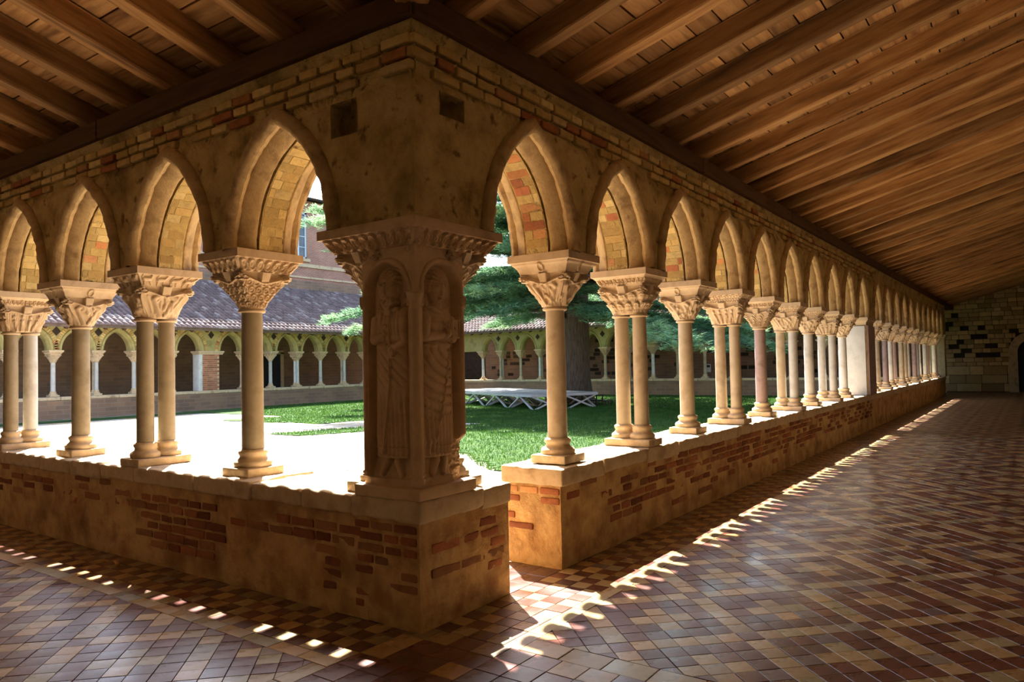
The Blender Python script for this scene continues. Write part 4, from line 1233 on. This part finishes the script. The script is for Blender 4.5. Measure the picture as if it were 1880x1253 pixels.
# ------------------------------------------------------------------ far arcades
FL = [7.55, 9.05, 10.55, 12.05, 13.55, 15.3, 17.05, 18.55, 20.05, 21.55, 23.05, 24.55, 26.05, 27.55, 29.05, 30.55]
arl = []
for p, q in zip(FL[:-1], FL[1:]):
    c = (p + q) / 2
    if q == 15.3: c -= .13
    if p == 15.3: c += .13
    arl.append((c, .50))
wfl = arcade_wall('wall_far_left', T_farleft, 1.0, 32.24, [(FL[0] - 1.5 * k - .75, .50) for k in (3, 2, 1, 0)] + arl, M['farwall'], 'lichen-yellow arcade wall on the far left of the garden', full=False, fine=False, zt=3.75)
FR = [24.2 - 1.39 * k for k in range(0, 17)]
wfr = arcade_wall('wall_far_right', T_farright, 1.0, 26.8, [((p + q) / 2, .45) for p, q in zip(FR[1:][::-1], FR[:-1][::-1])], M['farwall'], 'arcade wall on the far right of the garden behind the cedar', full=False, fine=False, zt=3.85)
def lozenges(root, T, ss):
    for s in ss:
        b = MB(); w = .155
        P = [(s - w, 3.22), (s, 3.22 - w * 1.15), (s + w, 3.22), (s, 3.22 + w * 1.15)]
        b.put([(x, N1 + .004, z) for x, z in P] + [(x * .7 + s * .3, N1 + .010, z * .7 + 3.22 * .3) for x, z in P], np.array([(0, 1, 5, 4), (1, 2, 6, 5), (2, 3, 7, 6), (3, 0, 4, 7), (4, 5, 6, 7)]))
        add('lozenge', b.mesh(T=T, color=False), M['holeshade_gutter'], root)  # raised dark plate stands in for the shade of a lozenge hole
lozenges(wfl, T_farleft, FL); lozenges(wfr, T_farright, FR[1:-1])
# brick voussoir rings of the far left arches
def far_bricks(root, T, c, aa, seed):
    r = random.Random(seed)
    P, Nn = arch_frames(aa, .745, .02, 40)
    d = np.concatenate([[0], np.cumsum(np.linalg.norm(np.diff(P, axis=0), axis=1))]); tot = d[-1]; b = MB(); pos = 0
    while pos < tot:
        q = [np.array([np.interp(x, d, P[:, 0]), np.interp(x, d, P[:, 1])]) for x in (pos, min(tot, pos + .055))]
        nn = [np.array([np.interp(x, d, Nn[:, 0]), np.interp(x, d, Nn[:, 1])]) for x in (pos, min(tot, pos + .055))]
        V = [(c + (p + k * o)[0], n, Z0 + (p + k * o)[1]) for n in (N1 - .05, N1 + .025) for p, k, o in ((q[0], nn[0], .17), (q[0], nn[0], .31), (q[1], nn[1], .31), (q[1], nn[1], .17))]
        col = r.choice(BR_Y) if r.random() < .8 or (pos > .35 and pos < tot - .35) else r.choice(BR_O)
        b.put(V, BOXF, sc3(col, r.uniform(.8, 1.1))); pos += .07
    add('brick_ring', b.mesh(T=T), M['brick'], root, kind='stuff')
for i, (c, aa) in enumerate(arl): far_bricks(wfl, T_farleft, c, aa, i)
FM = ['marble', 'shaft_grey', 'shaft_beige', 'shaft_grey']
n = 0
for k, s in enumerate(FL):
    if s == 15.3: continue
    tw = k % 2 == 0
    side = 'left of' if s < 15.3 else 'right of'
    o = ORD[abs(k - 5) - 1]
    column('twin_column' if tw else 'column', f'slender pale column of the far left arcade, {o} to the {side} the brick pier', T_farleft, s, tw, (1, 2, 3, 5)[k % 4] if tw else (0, 2, 4, 5)[k % 4], k % 5, [FM[k % 4], FM[(k + 1) % 4]], math.pi, 'columns of the far left arcade')
for k, s in enumerate(FR):
    tw = k % 2 == 1
    column('twin_column' if tw else 'column', f'slender column of the far right arcade, {ORD[k]} from the hidden garden corner', T_farright, s, tw, (1, 2, 3, 5)[k % 4] if tw else (0, 2, 4, 5)[k % 4], k % 5, [FM[k % 4], FM[(k + 1) % 4]], math.pi / 2, 'columns of the far right arcade')
# brick pier in the far left arcade
lp = T_farleft(np.array([15.3, NC, ZC]))
bp = thing('brick_pier', 'square red brick pier with pale stone edge in the far left arcade', 'pier', tuple(lp), math.pi)
b = MB(); b.box((-.40, -.24, 0), (.40, .24, 1.58)); add('core', b.mesh(color=False), M['coping'], bp)
r = random.Random(8)
bk_me = []
for row in range(18):
    x = -.40 + (.0 if row % 2 else .09); z0 = .01 + row * .087
    while x < .38:
        L = min(.24, .41 - x)
        V, F = rough_box((x + .006, .22, z0 + .006), (x + L - .006, .255, z0 + .079), .006, .5, .002, 20, row, skip=('-y',))
        add('brick', mesh_of(V, F, False, sc3(r.choice([(.42, .17, .10), (.36, .14, .085), (.46, .21, .13)]), r.uniform(.8, 1.2))), M['brick'], bp); x += L
V, F = rough_box((.40, -.24, 0), (.56, .25, 1.58), .01, .3, .003, 5, 2); add('edge_slab', mesh_of(V, F, True), M['marble'], bp)
add('impost', impost_mesh(rect(.62, .31), .155, .05, 4, 3, step=.05), M['carved'], bp, loc=(0, 0, 1.57))

# back walls of the far galleries
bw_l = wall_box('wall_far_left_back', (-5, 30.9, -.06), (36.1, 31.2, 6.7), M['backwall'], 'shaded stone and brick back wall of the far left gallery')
dd = thing('far_gallery_door', 'dark door in the back wall of the far left gallery', 'door', (21.6, 30.9, 0)); dd['kind'] = 'structure'
b = MB(); b.box((-.75, -.06, 0), (.75, .0, 2.5)); add('door_leaf', b.mesh(color=False), M['door'], dd)
b = MB(); b.box((-.95, -.10, 0), (-.75, .0, 2.6)); b.box((.75, -.10, 0), (.95, 0, 2.6)); b.box((-.95, -.10, 2.5), (.95, 0, 2.7)); add('door_frame', b.mesh(color=False), M['coping'], dd)
# dark blocks: burnt stones and the painted shade of holes, far right back wall
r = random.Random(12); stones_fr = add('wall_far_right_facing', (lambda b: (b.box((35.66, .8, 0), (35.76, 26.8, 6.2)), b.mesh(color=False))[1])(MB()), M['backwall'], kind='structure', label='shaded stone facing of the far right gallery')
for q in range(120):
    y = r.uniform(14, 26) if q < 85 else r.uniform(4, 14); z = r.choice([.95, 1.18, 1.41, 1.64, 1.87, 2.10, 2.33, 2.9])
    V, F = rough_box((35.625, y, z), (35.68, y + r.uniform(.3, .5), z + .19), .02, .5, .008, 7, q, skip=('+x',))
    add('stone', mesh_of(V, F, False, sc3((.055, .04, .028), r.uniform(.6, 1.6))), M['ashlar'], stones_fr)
nb = thing('paper_notice', 'small white paper notice on the shaded back wall of the far right gallery', 'notice', (35.60, 11.5, 1.26))
b = MB(); b.box((-.012, -.17, -.22), (.012, .17, .22)); add('board', b.mesh(color=False), M['paper'], nb)
b = MB(); b.box((-.016, -.13, .04), (-.012, .13, .16)); add('dark_panel', b.mesh(color=False), M['door'], nb)

# ------------------------------------------------------------------ far roofs with curved tiles
def far_roof(name, T, s0, s1, z_e, slope, n_len, label, view_pick):
    """local: s along, e = distance up from the eave; eave overhangs to n = 1.35"""
    n_e = 1.30; q = math.sqrt(1 + slope * slope)
    b = MB()
    P = [(s0, n_e - .05), (s1, n_e - .05), (s1, n_e - n_len), (s0, n_e - n_len)]
    zf = lambda n: z_e + (n_e - n) * slope
    b.put([(s, n, zf(n) - .10) for s, n in P] + [(s, n, zf(n) + .02) for s, n in P], BOXF)
    # rafter feet under the eave
    root = add(name, b.mesh(T=T, color=False), M['roofdeck'], kind='structure', label=label)
    s = s0 + .2
    while s < s1:
        bb = MB(); bb.bar((s, n_e - .10, zf(n_e - .1) - .15), (s, N1 - .1, zf(N1 - .1) - .15), .10, .10); add('rafter_foot', bb.mesh(T=T, color=False), M['beam'], root); s += .7
    pit, row = .236, .34
    th = np.linspace(0, math.pi, 6)
    nS = int((s1 - s0) / pit); nR = int(n_len * q / row)
    r = random.Random(3); items = []
    for j in range(nR):
        for i in range(nS):
            e0 = j * row - .02; e1 = e0 + row + .06
            sc = s0 + (i + .5) * pit + r.uniform(-.012, .012)
            V = []
            for e, rr, lift in ((e0, .108, .030), (e1, .088, .0)):
                n = n_e - e / q; z = z_e + e * slope / q + .02 + lift
                for a in th: V.append((sc + math.cos(a) * rr, n - math.sin(a) * rr * .35 * 0, z + math.sin(a) * rr))
            V = np.array(V)
            # rounded front closure
            f0 = np.array([tuple(range(6))])
            lich = r.random()
            col = sc3((.20, .135, .12), r.uniform(.7, 1.2)) if lich < .85 else sc3((.34, .27, .24), r.uniform(.8, 1.1))
            items.append((V, [grid_faces(2, 6), f0], col))
    W = np.array([T(v).mean(0) for v, f, c in items]); px, py, dz = project(W)
    ok = view_pick(px, py) & (dz > 0)
    sel = set(np.argsort(np.where(ok, dz + np.abs(py - 600) * .05, 1e9))[:300].tolist())
    rest = MB()
    for k, (V, F, c) in enumerate(items):
        if k in sel and ok[k]: add('roof_tile', mesh_of(T(V), F, True, c), M['rooftile'], root)
        else: rest.put(V, F, c)
    add('roof_tiles', rest.mesh(T=T, smooth=True), M['rooftile'], root, kind='stuff')
    return root
far_roof('roof_far_left', T_farleft, .5, 31.0, 3.42, .50, 6.1, 'curved clay tile roof over the far left gallery', lambda x, y: (x > 180) & (x < 665) & ~((x > 420) & (x < 500)))
far_roof('roof_far_right', T_farright, 1.0, 26.0, 3.62, .42, 5.6, 'curved clay tile roof over the far right gallery', lambda x, y: (x > 858) & (x < 1240))

# ------------------------------------------------------------------ brick building behind the far left gallery
bd = thing('brick_building', 'pink brick building rising behind the far left gallery roof', 'building', (18, 31.2, 0))
b = MB()
wx0, wx1, wz0, wz1 = 5.35, 6.55, 8.05, 10.75
for lo, hi in (((-17, 0, 0), (wx0, .5, 11.5)), ((wx1, 0, 0), (14, .5, 11.5)), ((wx0, 0, 0), (wx1, .5, wz0)), ((wx0, 0, wz1), (wx1, .5, 11.5)), ((-17, .5, 0), (14, 8, 11.5))): b.box(lo, hi)
add('wall', b.mesh(color=False), M['farbrick'], bd)
b = MB(); b.box((-17, -.07, 7.55), (14, 0, 7.75)); b.box((-17, -.05, 6.9), (14, 0, 7.0)); add('string_course', b.mesh(color=False), M['coping'], bd)
b = MB(); b.box((-17.4, -.3, 11.45), (14.4, 8.4, 11.6)); b.put([(-17.4, -.3, 11.6), (14.4, -.3, 11.6), (14.4, 4, 13.2), (-17.4, 4, 13.2), (14.4, 8.4, 11.6), (-17.4, 8.4, 11.6)], [np.array([(0, 1, 2, 3), (3, 2, 4, 5)])]); add('roof', b.mesh(color=False), M['rooftile'], bd)
for gx in (0, -4.2, -8.4):
    pass
wn = add('window', (lambda b: (b.box((wx0, .05, wz0), (wx0 + .10, .16, wz1)), b.box((wx1 - .10, .05, wz0), (wx1, .16, wz1)), b.box((wx0 + .53, .04, wz0), (wx0 + .67, .16, wz1)), b.box((wx0, .05, wz0), (wx1, .16, wz0 + .1)), b.box((wx0, .05, wz1 - .1), (wx1, .16, wz1)), b.box((wx0, .04, wz0 + 1.88), (wx1, .16, wz0 + 1.98)),
    [b.box((wx0, .07, z), (wx1, .13, z + .04)) for z in (wz0 + .65, wz0 + 1.27, wz0 + 2.3)], b.mesh(color=False))[-1])(MB()), M['windowframe'], bd)
for q, (x0, x1) in enumerate(((wx0 + .1, wx0 + .53), (wx0 + .67, wx1 - .1))):
    for z0, z1 in ((wz0 + .1, wz0 + .65), (wz0 + .69, wz0 + 1.27), (wz0 + 1.31, wz0 + 1.88), (wz0 + 1.98, wz0 + 2.3), (wz0 + 2.34, wz1 - .1)):
        b = MB(); b.box((x0, .10, z0), (x1, .115, z1)); add('pane', b.mesh(color=False), M['pane'], wn)
b = MB(); b.box((wx0, .16, wz0), (wx1, .5, wz1)); add('window_recess', b.mesh(color=False), M['door'], bd)
b = MB(); b.box((wx0 - .15, -.12, wz0 - .18), (wx1 + .15, .1, wz0)); add('window_sill', b.mesh(color=False), M['coping'], bd)
gt = MB()
V, F = tube_along([(-17, -.36, 11.52), (14.4, -.36, 11.52)], .08, 8); gt.put(V, F); add('gutter', gt.mesh(color=False), M['holeshade_gutter'], bd)

# ------------------------------------------------------------------ lawn
def lawn_mask(x, y):
    P = np.stack([x, y, x * 0], -1)
    w = fnoise(P, .5, 4) * 1.2
    # main lawn to the right, bounded by a gravel strip beside the right arcade
    m = (x > 6.0 + w + np.clip(y - 4.2, 0, 9) * .55) & (y > 2.1 + w * .3) & (x + w > 4.5)
    m &= ~((y > 9.5 + w) & (x < 13.5))
    s1 = ((x - 13.4) * .25 + (y - 16.5) + w * .4); m |= (np.abs(s1) < 2.3) & (x > 11.3 + w * .5) & (x < 20)
    s2 = (np.abs((y - 12.2) + (x - 9.4) * .35 + w * .25) < .75) & (x > 8.6) & (x < 12.5); m |= s2
    m |= (y > 24.2 + w * .3) & (y < 25.6) & (x > 5)
    m |= (x > 20 + w) & (y < 19)
    return m & (x < 31.2) & (y < 25.8)
gx = np.arange(4, 31.6, .2); gy = np.arange(1, 26.2, .2)
GX, GY = np.meshgrid(gx, gy, indexing='ij'); mk = lawn_mask(GX, GY)
idx = np.argwhere(mk[:-1, :-1] & mk[1:, :-1] & mk[:-1, 1:] & mk[1:, 1:])
ny_ = len(gy); base = idx[:, 0] * ny_ + idx[:, 1]
F = np.stack([base, base + ny_, base + ny_ + 1, base + 1], -1)
V = np.stack([GX, GY, -.030 + .010 * fnoise(np.stack([GX, GY, GX * 0], -1).reshape(-1, 3), .6, 2).reshape(GX.shape)], -1).reshape(-1, 3)
add('floor_lawn', mesh_of(V, F), M['lawn'], kind='structure', label='lawn under the cedar in the cloister garden')
NB = 150000
bx = RNG.uniform(4, 31.3, NB * 3); by = RNG.uniform(1, 25.9, NB * 3)
dist = np.hypot(bx + 3.3, by + 3.06)
keep = lawn_mask(bx, by) & (RNG.random(NB * 3) < np.clip(13 / dist, .25, 1))
ppx, _, _ = project(np.stack([bx, by, bx * 0], -1)); keep &= (ppx > 480) & (ppx < 1500)
bx, by = bx[keep][:NB], by[keep][:NB]; n = len(bx)
an = RNG.uniform(0, 6.28, n); hh = RNG.uniform(.035, .085, n); wd = RNG.uniform(.006, .012, n) * np.clip(np.hypot(bx, by) / 10, 1, 2.2); lx = RNG.normal(0, .022, n); ly = RNG.normal(0, .022, n)
V = np.stack([np.stack([bx - np.cos(an) * wd, by - np.sin(an) * wd, np.full(n, -.05)], -1), np.stack([bx + np.cos(an) * wd, by + np.sin(an) * wd, np.full(n, -.05)], -1), np.stack([bx + lx, by + ly, -.05 + hh], -1)], 1).reshape(-1, 3)
add('grass', mesh_of(V, np.arange(3 * n).reshape(-1, 3)), M['grass'], kind='stuff', label='short green grass of the garden lawn', category='grass')

# dry leaves scattered on the gravel
n = 9000
lx = RNG.uniform(1.2, 16, n); ly = RNG.uniform(2, 22, n); dens = fnoise(np.stack([lx, ly, lx * 0], -1), .45, 8)
k = (~lawn_mask(lx, ly)) & (dens > .05) & (ly > 1.2); lx, ly = lx[k], ly[k]; n = len(lx); an = RNG.uniform(0, 6.28, n); sz = RNG.uniform(.012, .035, n)
V = np.stack([np.stack([lx + np.cos(an + o) * sz * m, ly + np.sin(an + o) * sz * m, np.full(n, -.046) + RNG.uniform(0, .012, n)], -1) for o, m in ((0, 1.6), (1.9, .6), (3.3, 1.3), (4.6, .6))], 1).reshape(-1, 3)
M['leaf'] = stone('dry_leaf', [(.3, (.26, .18, .06)), (.7, (.36, .26, .10))], 4, .9, 0)
add('dry_leaves', mesh_of(V, np.arange(4 * n).reshape(-1, 4)), M['leaf'], kind='stuff', label='dry yellow leaves scattered on the pale gravel', category='leaves')

# ------------------------------------------------------------------ cedar
def cedar(bx, by):
    t = thing('cedar_tree', 'great cedar with thick dark trunk standing behind the stage', 'tree', (bx, by, -.06))
    r = random.Random(21)
    zz = np.array([0, .25, .6, 1.2, 2.5, 4.5, 7, 10, 14]); rr = np.array([.86, .70, .62, .56, .53, .48, .40, .28, .10])
    P = np.stack([.06 * np.sin(zz * .5), .05 * np.cos(zz * .4), zz], -1)
    V, F = tube_along(P, rr, 28)
    ang = np.arctan2(V[:, 1], V[:, 0]); rad = 1 + .05 * np.sin(ang * 13 + V[:, 2] * .4) + .04 * fnoise(V, 3, 3); rad += .10 * np.maximum(0, np.sin(ang * 5)) * np.clip(1 - V[:, 2], 0, 1)
    V[:, 0] *= rad; V[:, 1] *= rad
    add('trunk', mesh_of(V, F, True), M['bark'], t)
    spx = []; spd = []; spc = []
    def limb(p0, az, L, rise, r0, idx):
        k = 14; u = np.linspace(0, 1, k)
        droop = rise * u * L - .035 * L * L * u ** 2.2 * .35
        side = .07 * L * np.sin(u * 3 + idx) 
        P = np.stack([p0[0] + np.cos(az) * u * L - np.sin(az) * side, p0[1] + np.sin(az) * u * L + np.cos(az) * side, p0[2] + droop], -1)
        V, F = tube_along(P, r0 * (1 - u * .88), 7)
        add('branch', mesh_of(V, F, True), M['bark'], t)
        # twigs in flat layers
        nt = int(L * 10)
        for q in range(nt):
            uu = .22 + .78 * (q + r.random()) / nt
            c = np.array([np.interp(uu, u, P[:, m]) for m in range(3)])
            sa = az + r.choice((-1, 1)) * r.uniform(.5, 1.35); tl = r.uniform(.5, 1.5) * (1.15 - uu * .5)
            ns = int(tl / .13) + 1
            for m in range(ns):
                w = (m + .5) / ns * tl
                spx.append(c + np.array([math.cos(sa) * w, math.sin(sa) * w, -.10 * w * w + r.uniform(-.16, .10)])); spd.append(sa + r.uniform(-.7, .7)); spc.append(r.uniform(.55, 1.35))
    idx = 0
    for z0, cnt, L in ((3.9, 6, 7.5), (4.9, 8, 9.2), (5.9, 9, 9.6), (7.0, 9, 9.2), (8.1, 6, 8.2), (9.3, 4, 6.6), (10.6, 4, 5.2), (12.0, 3, 3.8)):
        for q in range(cnt):
            az = 2 * math.pi * (q + r.uniform(-.25, .25)) / cnt + z0 * 1.7
            limb((0, 0, z0 + r.uniform(-.3, .3)), az, L * r.uniform(.8, 1.08), r.uniform(.06, .22) if z0 > 4 else r.uniform(.0, .1), .17 if L > 7 else .11, idx); idx += 1
    # limbs hanging low where the photograph shows them
    for az, z0, L, rise in ((2.45, 4.6, 10.2, .02), (2.62, 6.4, 10.0, .10), (2.2, 4.2, 9.6, .02), (-1.6, 3.6, 8.0, -.02), (-1.3, 4.2, 8.2, -.02), (-1.9, 4.0, 8.5, .0), (-2.3, 4.6, 8.6, .0), (2.9, 4.4, 9.0, .0), (3.3, 4.8, 8.6, .02), (2.6, 8.2, 10.5, .08), (2.78, 7.4, 11.0, .08), (2.5, 9.2, 10.0, .06), (3.6, 5.4, 8.6, .02), (3.9, 6.4, 9.0, .04), (-2.7, 5.6, 9.2, .03), (-2.9, 7.2, 9.0, .04), (-1.87, 3.9, 8.9, -.09), (-2.1, 3.9, 9.5, -.08), (-2.38, 4.2, 10.8, -.06), (-1.6, 3.8, 8.3, -.10), (-2.95, 5.0, 8.5, -.10), (3.05, 5.6, 8.8, -.10), (-2.75, 6.6, 8.0, -.02), (3.25, 7.6, 8.4, -.02), (-2.85, 6.3, 8.5, .0), (3.15, 6.4, 8.5, .0), (-2.6, 6.2, 9.0, .0), (3.0, 8.6, 9.0, .05), (-2.7, 8.8, 8.5, .05), (-2.95, 9.6, 7.5, .08)):
        limb((0, 0, z0), az, L, rise, .15, idx); idx += 1
    C = np.array(spx); A = np.array(spd); S = np.array(spc); n = len(C)
    # each spray: fine needle blades fanned round a short twig
    rg = np.random.default_rng(5); K = 11
    out = []; cols = []
    for q in range(K):
        a = A + rg.uniform(-1.3, 1.3, n); l = rg.uniform(.13, .26, n); w = rg.uniform(.012, .022, n)
        o = C + rg.normal(0, .07, (n, 3)) * [1, 1, .5]
        up = rg.uniform(-.25, .45, n)
        d = np.stack([np.cos(a), np.sin(a), up], -1) * l[:, None]; sd = np.stack([-np.sin(a), np.cos(a), rg.uniform(-.8, .8, n)], -1) * w[:, None]
        out.append(np.stack([o - sd, o + sd, o + d], 1)); cols.append(np.repeat(S[:, None] * np.array([[1., 1., 1.]]), 3, 0))
    V = np.concatenate(out).reshape(-1, 3); Cc = np.concatenate(cols)
    add('foliage', mesh_of(V, np.arange(len(V)).reshape(-1, 3), False, Cc), M['needle'], t)
    return n * K
n_need = cedar(23.6, 12.7)

# ------------------------------------------------------------------ stage and steps
sa = math.atan2(-.44, .90)
st = thing('stage_platform', 'low grey metal stage platform on crossed legs on the lawn', 'stage', (18.95, 11.9, -.05), sa)
LX, LY, HZ = 2.9, 8.0, .60
for i in range(2):
    for j in range(4):
        b = MB(); b.box((i * LX / 2 + .01, j * LY / 4 + .01, HZ - .03), ((i + 1) * LX / 2 - .01, (j + 1) * LY / 4 - .01, HZ)); add('deck_panel', b.mesh(color=False), M['deck'], st)
        b = MB(); x0, x1, y0, y1 = i * LX / 2, (i + 1) * LX / 2, j * LY / 4, (j + 1) * LY / 4
        for p, q in (((x0, y0), (x1, y0)), ((x1, y0), (x1, y1)), ((x1, y1), (x0, y1)), ((x0, y1), (x0, y0))): b.bar((*p, HZ - .07), (*q, HZ - .07), .05, .09)
        add('deck_frame', b.mesh(color=False), M['metal'], st)
        for q in (x0 + .06, x1 - .06):
            b = MB(); b.bar((q, y0 + .05, 0), (q, (y0 + y1) / 2, HZ - .11), .06, .05); b.bar((q, y1 - .05, 0), (q, (y0 + y1) / 2, HZ - .11), .06, .05); add('crossed_leg', b.mesh(color=False), M['metal'], st)
        for q in (y0 + .06, y1 - .06):
            b = MB(); b.bar((x0 + .05, q, HZ - .11), (x1 - .1, q, 0), .06, .05, up=(0, 1, 0)); b.bar((x1 - .05, q, HZ - .11), (x0 + .1, q, 0), .05, .04, up=(0, 1, 0)); add('crossed_leg', b.mesh(color=False), M['metal'], st)
ss = thing('stage_steps', 'black metal steps standing at the right end of the stage', 'steps', (21.85, 10.85, -.05), sa)
for k, (dx, h) in enumerate(((0, .46), (.42, .22))):
    b = MB(); b.box((dx, 0, h - .04), (dx + .38, 1.5, h)); add('tread', b.mesh(color=False), M['blackmetal'], ss)
    for yy in (.05, 1.45):
        b = MB(); b.bar((dx + .05, yy, 0), (dx + .05, yy, h - .04), .04); b.bar((dx + .33, yy, 0), (dx + .33, yy, h - .04), .04); add('leg', b.mesh(color=False), M['blackmetal'], ss)

# scrap of bark on the floor beside the left parapet
wsc = thing('wood_scrap', 'small splinter of dry wood on the floor by the left low wall', 'wood scrap', (-.17, 3.27, .0), 1.2)
V, F = rough_box((-.075, -.016, .0), (.075, .016, .022), .008, .03, .007, 16, 4); add('splinter', mesh_of(V, F, True), M['wood'], wsc)
V, F = rough_box((.05, -.012, .0), (.13, .010, .008), .003, .03, .004, 16, 5); add('bark_flake', mesh_of(V, F, True), M['leaf'], wsc)
for o in COL.objects:
    if o.parent is None and o.get('category') in ('column', 'pier') : o['kind'] = 'thing'
